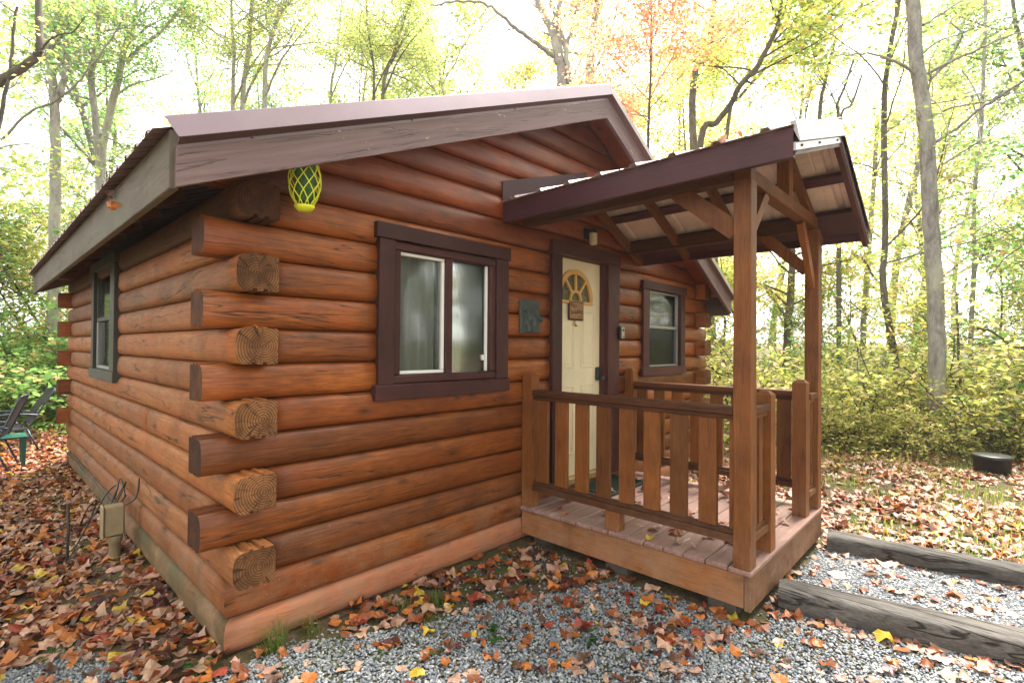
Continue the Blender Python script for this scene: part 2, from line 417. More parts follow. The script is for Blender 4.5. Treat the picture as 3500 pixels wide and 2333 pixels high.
def tag(o, label=None, cat=None, group=None, kind=None):
    if label: o['label'] = label
    if cat: o['category'] = cat
    if group: o['group'] = group
    if kind: o['kind'] = kind
    return o

def empty(name, loc, label=None, cat=None, group=None):
    o = bpy.data.objects.new(name, None); o.location = loc; o.empty_display_size = .2
    link(o); ORG[o.name] = np.asarray(loc, float); tag(o, label, cat, group); return o

def copy_tree(o, parent=None):
    c = o.copy(); COL.objects.link(c); c.parent = parent
    for ch in o.children: copy_tree(ch, c)
    return c

class MB:
    def __init__(s): s.V = []; s.F = []; s.M = []; s.S = []
    def add(s, V, F, m=0, sm=False):
        b = len(s.V); s.V += [tuple(v) for v in V]; s.F += [[b + i for i in f] for f in F]
        s.M += [m] * len(F); s.S += [sm] * len(F); return s
    def box(s, x0, x1, y0, y1, z0, z1, m=0, bev=0.0):
        if bev:
            bm = bmesh.new(); bmesh.ops.create_cube(bm, size=1)
            for v in bm.verts: v.co = Vector(((x0 + x1) / 2 + v.co.x * (x1 - x0), (y0 + y1) / 2 + v.co.y * (y1 - y0), (z0 + z1) / 2 + v.co.z * (z1 - z0)))
            bmesh.ops.bevel(bm, geom=list(bm.edges), offset=bev, segments=1, affect='EDGES')
            bm.verts.index_update()
            s.add([v.co[:] for v in bm.verts], [[v.index for v in f.verts] for f in bm.faces], m); bm.free(); return s
        V = [(x, y, z) for x in (x0, x1) for y in (y0, y1) for z in (z0, z1)]
        return s.add(V, [[0, 1, 3, 2], [4, 6, 7, 5], [0, 4, 5, 1], [2, 3, 7, 6], [0, 2, 6, 4], [1, 5, 7, 3]], m)
    def beam(s, p0, p1, w, h, up=(0, 0, 1), m=0, cut=None):
        """rectangular bar from p0 to p1, w across, h along up"""
        p0 = np.array(p0, float); p1 = np.array(p1, float); d = p1 - p0; d /= np.linalg.norm(d)
        side = np.cross(d, up); side /= np.linalg.norm(side); u = np.cross(side, d)
        V = []
        for p in (p0, p1):
            for a, b in ((-1, -1), (1, -1), (1, 1), (-1, 1)): V.append(p + side * a * w / 2 + u * b * h / 2)
        return s.add(V, [[3, 2, 1, 0], [4, 5, 6, 7], [0, 1, 5, 4], [1, 2, 6, 5], [2, 3, 7, 6], [3, 0, 4, 7]], m)
    def tube(s, pts, rad, n=8, m=0, caps=True):
        V, F = tube_np(np.array(pts, float), rad, n)
        s.add(V, F.tolist(), m, True)
        if caps:
            b = len(s.V) - len(V)
            s.F.append([b + i for i in range(n)][::-1]); s.F.append([b + len(V) - n + i for i in range(n)]); s.M += [m, m]; s.S += [False, False]
        return s
    def prism(s, poly, axis, a, b, m=0):
        """poly: 2-D points, extruded along axis 0/1/2 from a to b"""
        n = len(poly); V = []
        for t in (a, b):
            for p in poly:
                q = list(p); q.insert(axis, t); V.append(q)
        F = [list(range(n))[::-1], list(range(n, 2 * n))] + [[i, (i + 1) % n, n + (i + 1) % n, n + i] for i in range(n)]
        return s.add(V, F, m)
    def lathe(s, c, prof, n=16, m=0, axis=2):
        V = []; F = []
        for r, h in prof:
            for i in range(n):
                a = 2 * PI * i / n; q = [c[0], c[1], c[2]]
                o_ = [0, 1, 2]; o_.remove(axis)
                q[o_[0]] += r * math.cos(a); q[o_[1]] += r * math.sin(a); q[axis] += h; V.append(q)
        for k in range(len(prof) - 1):
            for i in range(n): F.append([k * n + i, k * n + (i + 1) % n, (k + 1) * n + (i + 1) % n, (k + 1) * n + i])
        return s.add(V, F, m, True)
    def build(s, name, mats, parent=None, origin=None, rot=None):
        return mk(name, np.array(s.V), s.F, mats, parent, origin, s.S, s.M, rot=rot)

def tube_np(P, rad, n=8):
    k = len(P); rad = np.broadcast_to(np.asarray(rad, float), (k,))
    T = np.gradient(P, axis=0) if k > 2 else np.repeat((P[-1:] - P[:1]), k, 0)
    T = T / (np.linalg.norm(T, axis=1, keepdims=True) + 1e-12)
    ref = np.array([0, 0, 1.0]) if abs(T[0, 2]) < .9 else np.array([1.0, 0, 0])
    N = np.cross(T[0], ref); N /= np.linalg.norm(N)
    Ns = [N]
    for i in range(1, k):
        N = N - T[i] * (N @ T[i]); N = N / (np.linalg.norm(N) + 1e-12); Ns.append(N)
    Ns = np.array(Ns); B = np.cross(T, Ns)
    a = np.arange(n) * 2 * PI / n
    V = P[:, None, :] + rad[:, None, None] * (Ns[:, None, :] * np.cos(a)[None, :, None] + B[:, None, :] * np.sin(a)[None, :, None])
    V = V.reshape(-1, 3)
    i = np.arange(n); F = []
    for j in range(k - 1):
        F.append(np.stack([j * n + i, j * n + (i + 1) % n, (j + 1) * n + (i + 1) % n, (j + 1) * n + i], 1))
    return V, np.concatenate(F)

def boxpart(name, mat, parent, x0, x1, y0, y1, z0, z1, bev=.003, label=None, origin=True):
    b = MB().box(x0, x1, y0, y1, z0, z1, 0, bev)
    org = ((x0 + x1) / 2, (y0 + y1) / 2, (z0 + z1) / 2) if origin else None
    o = b.build(name, mat, parent, org)
    if label: o['label'] = label
    return o

def sm(t):
    t = np.clip(t, 0, 1); return t * t * (3 - 2 * t)
def gz(x, y):
    x = np.asarray(x, float); y = np.asarray(y, float)
    z = -.09 * sm(-x / .3) * sm(y / 1.2)
    z = z + .02 * np.sin(x * .9 + 1) * np.sin(y * .7) * sm((np.hypot(x - 1, y + 1) - 4) / 6)
    far = sm((np.hypot(x + .95, y + 2.97) - 14) / 40)
    return z + far * 2.2

# ================================================================== GROUND
def ground():
    n = 150
    t = np.linspace(-1, 1, n); g = np.sign(t) * (np.abs(t) ** 2.6) * 220
    X, Y = np.meshgrid(g + 2, g + 1, indexing='ij')
    Z = gz(X, Y)
    V = np.stack([X, Y, Z], -1).reshape(-1, 3)
    i, j = np.meshgrid(np.arange(n - 1), np.arange(n - 1), indexing='ij'); a = (i * n + j).ravel()
    F = np.stack([a, a + n, a + n + 1, a + 1], 1)
    o = mk('ground', V, F, GROUND, smooth=True); tag(o, kind='structure')
ground()

W_, D_, P_, T_, B_ = 6.08, 6.34, .195, .196, .137
cabin = empty('log_cabin', (0, 0, 0), 'reddish-brown log cabin with mauve metal roof trim and cream front door', 'cabin')

def profile():
    pr = []
    for a in np.linspace(-1, 1, 13):
        t = math.sin(a * PI / 2) * .5 + .5
        dd = -.030 + .049 * math.sqrt(max(0, 1 - abs(2 * t - 1) ** 3.3))
        pr.append((dd, .001 + t * (P_ - .003)))
    top, bot = P_ - .002, .001
    for x0, x1 in ((-.062, -.082), (-.118, -.138)):
        pr += [(x0, top), (x0 - .002, top + .012), (x1 + .002, top + .012), (x1, top)]
    pr += [(-.188, top), (-.196, top - .008), (-.196, bot + .008), (-.188, bot)]
    for x0, x1 in ((-.140, -.116), (-.084, -.060)):
        pr += [(x0, bot), (x0, bot + .014), (x1, bot + .014), (x1, bot)]
    return pr
PROF = profile()
NOUT = 13

def log(wall, a0, a1, course, mat, endm=None, name='log', seed=None):
    """a0, a1: end position along the wall, a number or a function of (outward, height)"""
    z0 = course * P_
    f0 = a0 if callable(a0) else (lambda d, z, a=a0: a)
    f1 = a1 if callable(a1) else (lambda d, z, a=a1: a)
    L = abs(f1(0, z0) - f0(0, z0)); ns = max(2, int(L / .18) + 1)
    k = len(PROF); V = []
    ph = random.random() * 50; amp = .0035
    for i in range(ns + 1):
        t = i / ns
        for j, (d, h) in enumerate(PROF):
            p = f0(d, z0 + h) * (1 - t) + f1(d, z0 + h) * t
            dd = d
            if j < NOUT and 0 < t < 1:
                dd += amp * (mnoise.noise((p * 1.7 + ph, j * .35, course)) * 1.6) * (1 - abs(j - 6) / 8)
            if wall == 'front': V.append((p, -dd, z0 + h))
            elif wall == 'back': V.append((p, D_ + dd, z0 + h))
            elif wall == 'left': V.append((-dd, p, z0 + h))
            else: V.append((W_ + dd, p, z0 + h))
    F = []; S = []; M = []
    for i in range(ns):
        for j in range(k):
            q = (j + 1) % k
            F.append([i * k + j, (i + 1) * k + j, (i + 1) * k + q, i * k + q]); S.append(j < NOUT - 1); M.append(0)
    F.append(list(range(k))); F.append([ns * k + j for j in range(k)][::-1]); S += [False, False]; M += [1, 1]
    mid = (f0(0, z0) + f1(0, z0)) / 2; zc = z0 + P_ / 2
    # origin at the heart of the log so that the end rings are centred
    if wall == 'front': org, r = (mid, .098, zc), None
    elif wall == 'back': org, r = (mid, D_ - .098, zc), None
    elif wall == 'left': org, r = (.098, mid, zc), PI / 2
    else: org, r = (W_ - .098, mid, zc), PI / 2
    if wall in ('front', 'right'): F = [f[::-1] for f in F]
    return mk(name, np.array(V), F, [mat, endm or ENDG], cabin, org, S, M, rot=r)

# ---- walls: front and back logs run along x, left and right along y
def mitre0(d, z): return -d
for c in range(13):
    odd = c % 2 == 1
    if c < 2:
        log('front', lambda d, z: -d, 2.78 if False else (lambda d, z: W_ + d), c, WSX if c == 0 else WF)
        log('back', lambda d, z: -d, lambda d, z: W_ + d, c, WF)
        if c == 0:
            log('left', lambda d, z: -d, 2.05, c, WSY); log('left', 2.056, lambda d, z: D_ + d, c, WSY)
        else:
            log('left', lambda d, z: -d, 1.96, c, WL); log('left', 1.964, lambda d, z: D_ + d, c, WL)
        log('right', lambda d, z: -d, lambda d, z: D_ + d, c, WF)
        continue
    xa, xb = (-B_, W_ + B_) if odd else (T_ + .003, W_ - T_ - .003)
    ya, yb = (T_ + .003, D_ - T_ - .003) if odd else (-B_, D_ + B_)
    wm = WF
    cuts = []
    if 7 <= c <= 11: cuts += [(.93, 2.05), (4.45, 5.40)]
    if 2 <= c <= 12: cuts += [(2.76, 3.64)]
    cuts.sort(); a = xa
    for s0, s1 in cuts: log('front', a, s0, c, wm, ENDX); a = s1
    log('front', a, xb, c, wm, ENDX)
    log('back', xa, xb, c, wm, ENDX)
    if 7 <= c <= 11:
        log('left', ya, 3.08, c, WL); log('left', 4.10, yb, c, WL)
    elif c == 5:
        log('left', ya, 1.74, c, WL); log('left', 1.744, yb, c, WL)
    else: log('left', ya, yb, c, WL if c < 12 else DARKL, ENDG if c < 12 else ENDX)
    log('right', ya, yb, c, WL)
# inner lining closes the gaps between courses against daylight
# ---- roof planes
RIDX, RIDZ, SL, SR = 3.08, 4.13, .4225, .53
def zr(x): return RIDZ - (SL * (RIDX - x) if x < RIDX else SR * (x - RIDX))
def xl(z): return RIDX - (RIDZ - z) / SL
def xr(z): return RIDX + (RIDZ - z) / SR
for c in range(13, 21):
    z1 = (c + 1) * P_ + .075
    if z1 > RIDZ + .1: break
    for wl in ('front', 'back'):
        log(wl, lambda d, z: max(-.30, xl(z + .085)), lambda d, z: min(6.15, xr(z + .085)), c, WG)

FY = -.37     # plane of the rake boards
def rake(sign, yo=FY, ydir=-1, name='rake_board'):
    """board, dark return, mauve cap and hem of one roof slope"""
    xe = -.345 if sign < 0 else 6.215
    S = SL if sign < 0 else SR
    def zz(x): return RIDZ - S * abs(x - RIDX)
    nseg = 14
    # fascia board
    xs = np.linspace(RIDX, xe, nseg + 1)
    b = MB(); V = []
    for i, x in enumerate(xs):
        low = .015 * mnoise.noise((x * 2.1, 3, 1)) * .4
        for (yy, h) in ((yo, -.154), (yo, -.328 + low), (yo - ydir * .038, -.328 + low), (yo - ydir * .038, -.154)):
            V.append((x, yy, zz(x) + h))
    F = []
    for i in range(nseg):
        for j in range(4): F.append([i * 4 + j, i * 4 + (j + 1) % 4, (i + 1) * 4 + (j + 1) % 4, (i + 1) * 4 + j])
    F += [[0, 3, 2, 1], [nseg * 4 + j for j in range(4)]]
    b.add(V, F); o = b.build(name, FASC if sign < 0 else FASCR, cabin, ((RIDX + xe) / 2, yo, zz((RIDX + xe) / 2)))
    # metal: cap face (leaning back), return, hem
    ya, yb_, yc = yo + ydir * .030, yo + ydir * .055, yo + ydir * .004
    cap = [(ya, -.022), (yb_, -.126)]
    ret = [(yb_, -.1265), (yc, -.148)]
    hem = [(yc + ydir * .004, -.148), (yo + ydir * .006, -.163)]
    xe2 = xe - .055 if sign < 0 else xe + .03
    for nm, seg, mt, th in (('metal_cap', cap, CAPM, .002), ('metal_return', ret, CAPD, .002), ('metal_hem', hem, CAPM, .003)):
        V = []
        for x in (RIDX, xe2 if nm == 'metal_cap' else xe):
            for (yy, h) in seg: V.append((x, yy, zz(x) + h))
            for (yy, h) in seg[::-1]: V.append((x, yy - ydir * th, zz(x) + h + th))
        if nm == 'metal_cap':   # slanting cut at the eave
            V[5] = (xe + (-.005 if sign < 0 else .0), V[5][1], zz(xe) + seg[1][1]); V[6] = (xe, V[6][1], zz(xe) + seg[1][1] + th)
        mk(nm, np.array(V), [[0, 1, 2, 3], [7, 6, 5, 4], [0, 4, 5, 1], [1, 5, 6, 2], [2, 6, 7, 3], [3, 7, 4, 0]], mt, cabin, V[0])
    for i in range(4):   # screw heads in the hem
        x = RIDX + (xe - RIDX) * (.1 + .27 * i)
        MB().lathe((x, yc + ydir * .003, zz(x) - .149), [(0, ydir * .008), (.006, ydir * .007), (.009, 0)], 8, 0, 1).build('screw', CAPD, cabin, (x, yc, zz(x) - .149))
rake(-1); rake(1)
rake(-1, D_ + .37, 1); rake(1, D_ + .37, 1)

# corrugated roof panels, about 0.92 m each
def panel_profile(y0, y1, pitch=.23):
    pts = []; y = y0; n = int(round((y1 - y0) / pitch))
    for i in range(n):
        c = y0 + (i + .5) * pitch
        pts += [(c - pitch / 2, 0), (c - .030, 0), (c - .016, .021), (c + .016, .021), (c + .030, 0)]
        pts += [(c + pitch / 2 - .045, 0), (c + pitch / 2 - .040, .004), (c + pitch / 2 - .032, .004), (c + pitch / 2 - .027, 0)]
    pts.append((y1, 0)); return pts
def roof_panels(parent, xa, za, xb, zb, y0, y1, mt, mu, pw=.92, name='roof_panel', off=0.0):
    n = max(1, int(round((y1 - y0) / pw))); st = (y1 - y0) / n
    for i in range(n):
        pr = panel_profile(y0 + i * st, y0 + (i + 1) * st - .002, st / 4); k = len(pr); V = []
        for (x, z) in ((xa, za), (xb, zb)):
            for (y, h) in pr: V.append((x, y, z + h + off))
        for (x, z) in ((xa, za), (xb, zb)):
            for (y, h) in pr: V.append((x, y, z + h + off - .0025))
        F = []; M = []
        for j in range(k - 1):
            F.append([j, j + 1, k + j + 1, k + j]); M.append(0)
            F.append([2 * k + j, 3 * k + j, 3 * k + j + 1, 2 * k + j + 1]); M.append(1)
            F.append([j, 2 * k + j, 2 * k + j + 1, j + 1]); M.append(0)
            F.append([k + j, k + j + 1, 3 * k + j + 1, 3 * k + j]); M.append(0)
        mk(name, np.array(V), F, [mt, mu], parent, (xb, y0 + (i + .5) * st, zb), False, M)
roof_panels(cabin, RIDX, RIDZ - .055, -.43, zr(-.43) - .055, FY + .03, D_ + .34, ROOFT, ROOFT)
roof_panels(cabin, RIDX, RIDZ - .055, 6.27, zr(6.27) - .055, FY + .03, D_ + .34, ROOFT, ROOFT)
b = MB(); b.prism([(RIDX - .16, RIDZ - .10), (RIDX, RIDZ - .018), (RIDX + .16, RIDZ - .115), (RIDX + .16, RIDZ - .108), (RIDX, RIDZ - .008), (RIDX - .16, RIDZ - .092)], 1, FY - .0, D_ + .37)
b.build('ridge_cap', CAPM, cabin, (RIDX, 3, RIDZ))
# eave boards (two lengths on the left side) and soffit framing
zt = zr(-.36) - .065
for nm, xe, y0, y1, tz in (('eave_board', -.365, FY + .035, 6.10, zt), ('eave_board', -.365, 6.112, D_ + .34, zt - .006), ('eave_board', 6.235, FY + .035, D_ + .34, zr(6.235) - .075)):
    s_ = 1 if xe < 0 else -1
    V = []
    n = 10
    b = MB().box(xe, xe + .038 * s_, y0, y1, tz - .262, tz, 0, .004); b.build(nm, EAVE, cabin, (xe, (y0 + y1) / 2, tz - .13))
for i in range(12):
    y = -.30 + i * .605
    for xa, xb in ((-.33, -.02), (6.20, W_ + .02)):
        b = MB().beam((xa, y, zr(xa) - .155), (xb, y, zr(xb) - .155), .042, .13); b.build('rafter_tail', WRX, cabin, (xa, y, zr(xa)))
for x0, x1 in ((-.325, RIDX - .02), (RIDX + .02, 6.19)):   # roof boards seen from below at the gable overhang
    for yy0, yy1 in ((FY + .04, -.005), (D_ + .03, D_ + .33)):
        V = []
        for x in (x0, x1):
            V += [(x, yy0, zr(x) - .075), (x, yy1, zr(x) - .075), (x, yy1, zr(x) - .063), (x, yy0, zr(x) - .063)]
        mk('soffit_board', np.array(V), [[3, 2, 1, 0], [4, 5, 6, 7], [0, 1, 5, 4], [1, 2, 6, 5], [2, 3, 7, 6], [3, 0, 4, 7]], WG, cabin, V[0])
boxpart('foundation', simple('mossy_concrete', (.095, .095, .055), .9, .2, 0, 7, .5, bstr=.5), cabin, .035, W_ - .035, .035, D_ - .035, -.4, -.001, 0)
# room: a floor and an inner ceiling keep daylight out
boxpart('room_floor', ROOMW, cabin, .2, W_ - .2, .2, D_ - .2, .25, .3, 0)
boxpart('room_ceiling', ROOMW, cabin, .2, W_ - .2, .2, D_ - .2, 2.50, 2.53, 0)

# ================================================================== WINDOWS AND DOOR
def sub(name, mat, parent, x0, x1, y0, y1, z0, z1, bev=.002, label=None):
    return boxpart(name, mat, parent, x0, x1, y0, y1, z0, z1, bev, label)
def curtain(parent, x0, x1, y, z0, z1, axis='x', amp=.022, per=.085):
    n = 70; V = []
    ph = random.random() * 6
    for i in range(n + 1):
        t = i / n; s_ = x0 + (x1 - x0) * t
        o_ = amp * math.sin(s_ * 2 * PI / per + ph + 1.4 * math.sin(s_ * 9)) + .4 * amp * math.sin(s_ * 2 * PI / per * .37)
        for z, k in ((z0, 1.25), (z1, .7)):
            V.append((s_, y + o_ * k, z) if axis == 'x' else (y + o_ * k, s_, z))
    F = [[2 * i, 2 * i + 2, 2 * i + 3, 2 * i + 1] for i in range(n)]
    return mk('curtain', np.array(V), F, CURT, parent, V[0], True)
# --- sliding front window: one part with its pieces
def empty_part(name, loc, parent):
    o = bpy.data.objects.new(name, None); o.empty_display_size = .1; o.parent = parent; o.location = np.asarray(loc) - ORG[parent.name]
    COL.objects.link(o); ORG[o.name] = np.asarray(loc, float); return o
win = empty_part('window', (1.49, 0, 1.3), cabin); win['label'] = 'wide sliding window with purple-brown casing and grey curtains'
sub('head_casing', TRIMX, win, .852, 2.122, -.062, .02, 2.379, 2.482, .004)
sub('sill_casing', TRIMX, win, .852, 2.118, -.060, .02, 1.302, 1.405, .004)
sub('side_casing', TRIM, win, .880, 1.003, -.048, .02, 1.407, 2.377, .003)
sub('side_casing', TRIM, win, 1.973, 2.108, -.048, .02, 1.407, 2.377, .003)
for x0, x1, z0, z1 in ((1.005, 1.971, 2.318, 2.376), (1.005, 1.971, 1.408, 1.466), (1.005, 1.058, 1.468, 2.316), (1.918, 1.971, 1.468, 2.316)):
    sub('frame_moulding', TRIM if x1 - x0 < .2 else TRIMX, win, x0, x1, -.034, .05, z0, z1, .008)
sub('mullion', TRIM, win, 1.462, 1.528, -.020, .05, 1.468, 2.316, .004)
# white sliding sash with screen on the left
for x0, x1, z0, z1 in ((1.060, 1.460, 1.470, 1.492), (1.060, 1.460, 2.292, 2.314), (1.436, 1.460, 1.494, 2.290), (1.060, 1.074, 1.494, 2.290)):
    sub('sash_rail', WHITEV, win, x0, x1, -.004, .03, z0, z1, .003)
mk('screen', [(1.075, .012, 1.493), (1.435, .012, 1.493), (1.435, .012, 2.291), (1.075, .012, 2.291)], [[0, 1, 2, 3]], SCREEN, win, (1.25, .012, 1.9))
sub('sash_rail', WHITEV, win, 1.900, 1.916, .004, .045, 1.470, 2.314, .003)
sub('pane', GLASS, win, 1.530, 1.898, .024, .028, 1.469, 2.315, 0)
sub('pane', GLASS, win, 1.076, 1.434, .034, .038, 1.469, 2.315, 0)
sub('window_latch', WHITEV, win, 1.868, 1.890, .018, .023, 1.555, 1.60, .008)
curtain(win, 1.07, 1.44, .105, 1.42, 2.36); curtain(win, 1.48, 1.90, .095, 1.42, 2.36)
sub('window_liner', ROOMW, win, 1.055, 1.060, .052, .19, 1.42, 2.34, 0)

# --- right window (double hung)
w2 = empty_part('window', (4.92, 0, 1.33), cabin); w2['label'] = 'smaller double-hung window right of the door'
sub('head_casing', TRIMX, w2, 4.345, 5.495, -.062, .02, 2.352, 2.452, .004)
sub('sill_casing', TRIMX, w2, 4.350, 5.485, -.060, .02, 1.332, 1.434, .004)
sub('side_casing', TRIM, w2, 4.375, 4.515, -.048, .02, 1.436, 2.350, .003)
sub('side_casing', TRIM, w2, 5.345, 5.470, -.048, .02, 1.436, 2.350, .003)
METW = simple('grey_aluminium', (.30, .29, .28), .4, .5, .5, 0)
for x0, x1, z0, z1 in ((4.517, 5.343, 1.438, 1.460), (4.517, 5.343, 1.902, 1.935), (4.517, 5.343, 2.325, 2.348), (4.517, 4.540, 1.462, 1.900), (5.320, 5.343, 1.462, 1.900), (4.517, 4.538, 1.937, 2.323), (5.322, 5.343, 1.937, 2.323)):
    sub('sash_rail', METW, w2, x0, x1, -.006, .03, z0, z1, .003)
sub('pane', GLASS, w2, 4.54, 5.32, .012, .016, 1.936, 2.324, 0); sub('pane', GLASS, w2, 4.542, 5.318, .022, .026, 1.461, 1.901, 0)
mk('screen', [(4.541, .004, 1.461), (5.319, .004, 1.461), (5.319, .004, 1.901), (4.541, .004, 1.901)], [[0, 1, 2, 3]], SCREEN, w2, (4.9, .004, 1.6))
curtain(w2, 4.54, 4.74, .10, 1.44, 2.4); curtain(w2, 5.05, 5.33, .10, 1.44, 2.4)

# --- left wall window (double hung), faces -x
w3 = empty_part('window', (0, 3.6, 1.31), cabin); w3['label'] = 'narrow dark-framed window in the left wall'
DARKT = wood('dark_green_brown_trim', (.060, .052, .040), (.030, .026, .020), None, 'z', .6, .35, crack=.3, knots=0)
def lb(name, mat, y0, y1, x0, x1, z0, z1, bev=.003): return sub(name, mat, w3, x0, x1, y0, y1, z0, z1, bev)
lb('head_casing', DARKT, 2.90, 4.30, -.058, .02, 2.43, 2.53, .003)
lb('sill_casing', DARKT, 2.90, 4.24, -.060, .02, 1.305, 1.405, .004)
lb('side_casing', DARKT, 2.93, 3.135, -.050, .02, 1.407, 2.428)
lb('side_casing', DARKT, 4.06, 4.20, -.050, .02, 1.407, 2.428)
for y0, y1, z0, z1 in ((3.137, 4.058, 1.408, 1.44), (3.137, 4.058, 1.90, 1.94), (3.137, 4.058, 2.395, 2.427), (3.137, 3.175, 1.442, 1.898), (4.02, 4.058, 1.442, 1.898), (3.137, 3.175, 1.942, 2.393), (4.02, 4.058, 1.942, 2.393)):
    lb('sash_rail', METW if z1 < 1.45 or (z0 > 1.44 and z1 < 1.9) else DARKT, y0, y1, -.02, .03, z0, z1)
lb('pane', GLASS, 3.176, 4.019, -.002, .002, 1.941, 2.394, 0); lb('pane', GLASS, 3.176, 4.019, .012, .016, 1.441, 1.899, 0)
mk('screen', [(-.008, 3.176, 1.441), (-.008, 4.019, 1.441), (-.008, 4.019, 1.899), (-.008, 3.176, 1.899)], [[0, 1, 2, 3]], SCREEN, w3, (-.008, 3.6, 1.6))

# --- door
door = empty_part('door', (3.2, .05, .40), cabin); door['label'] = 'cream front door with amber half-round fanlight'
DX0, DX1, DY = 2.835, 3.585, .035
sub('door_casing', TRIM, door, 2.690, 2.832, -.055, .06, .345, 2.535, .004)
sub('door_casing', TRIM, door, 3.62, 3.838, -.055, .06, .345, 2.535, .004)
sub('head_casing', TRIMX, door, 2.675, 3.852, -.062, .06, 2.537, 2.655, .004)
sub('door_jamb', TRIM, door, 3.587, 3.618, -.02, .12, .40, 2.533, .002)
sub('door_slab', DOORM, door, DX0, DX1, DY, DY + .045, .405, 2.53, .003)
sub('threshold', simple('tan_threshold', (.36, .25, .11), .5, .4, .1, 9, .2), door, DX0 - .0, DX1, -.03, DY + .04, .345, .402, .006)
def pmould(x0, x1, z0, z1):
    w_ = .014; y = DY
    for a, b_, c, d in ((x0, x1, z1 - w_, z1), (x0, x1, z0, z0 + w_), (x0, x0 + w_, z0 + w_, z1 - w_), (x1 - w_, x1, z0 + w_, z1 - w_)):
        sub('panel_moulding', DOORM, door, a, b_, y - .009, y - .001, c, d, .004)
    sub('raised_panel', DOORM, door, x0 + .04, x1 - .04, y - .006, y - .001, z0 + .04, z1 - .04, .005)
for x0, x1 in ((2.895, 3.125), (3.245, 3.475)):
    pmould(x0, x1, 1.46, 2.03); pmould(x0, x1, .62, 1.29)
# fanlight: semicircle, centre (3.12, 2.115), outer radius .29
fc = (3.135, 2.125); y0 = DY - .026
def arc_band(r0, r1, a0=0, a1=PI, n=28, ya=y0, yb=DY - .001, sx=1.0, sz=1.06):
    b = MB(); V = []; F = []
    for i in range(n + 1):
        a = a0 + (a1 - a0) * i / n
        for r, y in ((r0, ya), (r1, ya), (r1, yb), (r0, yb)): V.append((fc[0] + sx * r * math.cos(a), y, fc[1] + sz * r * math.sin(a)))
    for i in range(n):
        for j in range(4): F.append([i * 4 + j, (i + 1) * 4 + j, (i + 1) * 4 + (j + 1) % 4, i * 4 + (j + 1) % 4])
    F += [[0, 1, 2, 3], [n * 4 + 3, n * 4 + 2, n * 4 + 1, n * 4]]
    b.add(V, F); return b
arc_band(.245, .290).build('fanlight_frame', AMBER, door, (fc[0], y0, fc[1]))
arc_band(.075, .100).build('fanlight_frame', AMBER, door, (fc[0], y0, fc[1]))
sub('fanlight_frame', AMBER, door, fc[0] - .290, fc[0] + .290, y0, DY - .001, fc[1] - .034, fc[1] - .001, .005)
for a in (PI * .27, PI * .5, PI * .73):
    p0 = np.array([fc[0] + .098 * math.cos(a), y0 + .012, fc[1] + .104 * math.sin(a)]); p1 = np.array([fc[0] + .248 * math.cos(a), y0 + .012, fc[1] + .262 * math.sin(a)])
    MB().beam(p0, p1, .024, .022, (0, 1, 0)).build('fanlight_bar', AMBER, door, p0)
V = [(fc[0], DY - .006, fc[1])] + [(fc[0] + .25 * math.cos(a), DY - .006, fc[1] + .265 * math.sin(a)) for a in np.linspace(0, PI, 25)]
FANG = NT('textured_fanlight_glass')
_n = FANG.noise(FANG.coord((1, 1, 1)), 34, 5, .7, 2.0)
FANG.bsdf(FANG.ramp(_n, [(.38, (.012, .014, .008)), (.5, (.06, .065, .018)), (.62, (.11, .10, .03)), (.72, (.22, .18, .09))]), .16, .8, _n, .6, .01)
mk('fanlight_pane', V, [[0, i, i + 1] for i in range(1, 25)], FANG.m, door, V[0])
# keypad lock and knob
b = MB().box(3.500, 3.572, DY - .034, DY - .001, 1.325, 1.462, 0, .010)
b.build('keypad_lock', BLACK, door, (3.536, DY, 1.39))
MB().lathe((3.536, DY - .03, 1.245 + .10), [(.0, -.055), (.024, -.052), (.030, -.035), (.014, -.02), (.014, 0)], 14, 0, 1).build('door_knob', BLACK, door, (3.536, DY, 1.34))

# ================================================================== THINGS ON THE FRONT WALL
sg = empty('door_sign', (3.13, DY - .03, 2.03), 'small black-framed tan sign reading No Smoking on the cream door', 'sign')
SX0, SX1, SZ0, SZ1 = 3.012, 3.262, 1.958, 2.118
boxpart('sign_backing', DARKW, sg, SX0, SX1, DY - .028, DY - .008, SZ0 - .028, SZ1 + .004, .008)
boxpart('sign_face', SIGNB, sg, SX0 + .016, SX1 - .016, DY - .031, DY - .027, SZ0 - .012, SZ1 - .012, .002)
def text_mesh(body, size, x, y, z, shear=0.0, rotz=0.0, name='lettering', parent=None, mat=DARKW, extrude=.0008, sx=1.0):
    cu = bpy.data.curves.new('t', 'FONT'); cu.body = body; cu.size = size; cu.shear = shear; cu.extrude = extrude; cu.align_x = 'CENTER'; cu.resolution_u = 3
    o = bpy.data.objects.new('t', cu); COL.objects.link(o); dg = bpy.context.evaluated_depsgraph_get()
    me = o.evaluated_get(dg).to_mesh(); V = np.array([v.co[:] for v in me.vertices]); F = [list(p.vertices) for p in me.polygons]
    bpy.data.objects.remove(o); bpy.data.curves.remove(cu)
    c, s_ = math.cos(rotz), math.sin(rotz)
    X = (V[:, 0] * c - V[:, 1] * s_) * sx; Z = V[:, 0] * s_ + V[:, 1] * c
    Wv = np.stack([x + X, y - V[:, 2], z + Z], 1)
    return mk(name, Wv, F, mat, parent, (x, y, z))
text_mesh('No', .066, 3.083, DY - .0325, 2.055, .1, 0, parent=sg, sx=1.15)
text_mesh('Smoking', .062, 3.137, DY - .0325, 1.995, .15, .10, parent=sg, sx=.92)
b = MB()
for q in (0, 1):
    pts = [(3.15 + .075 * t, DY - .0325, 1.966 + .009 * math.sin(t * 9 + q * 2.4)) for t in np.linspace(0, 1, 16)]
    b = MB().tube(pts, .0016, 4); b.build('flourish', DARKW, sg, pts[0])
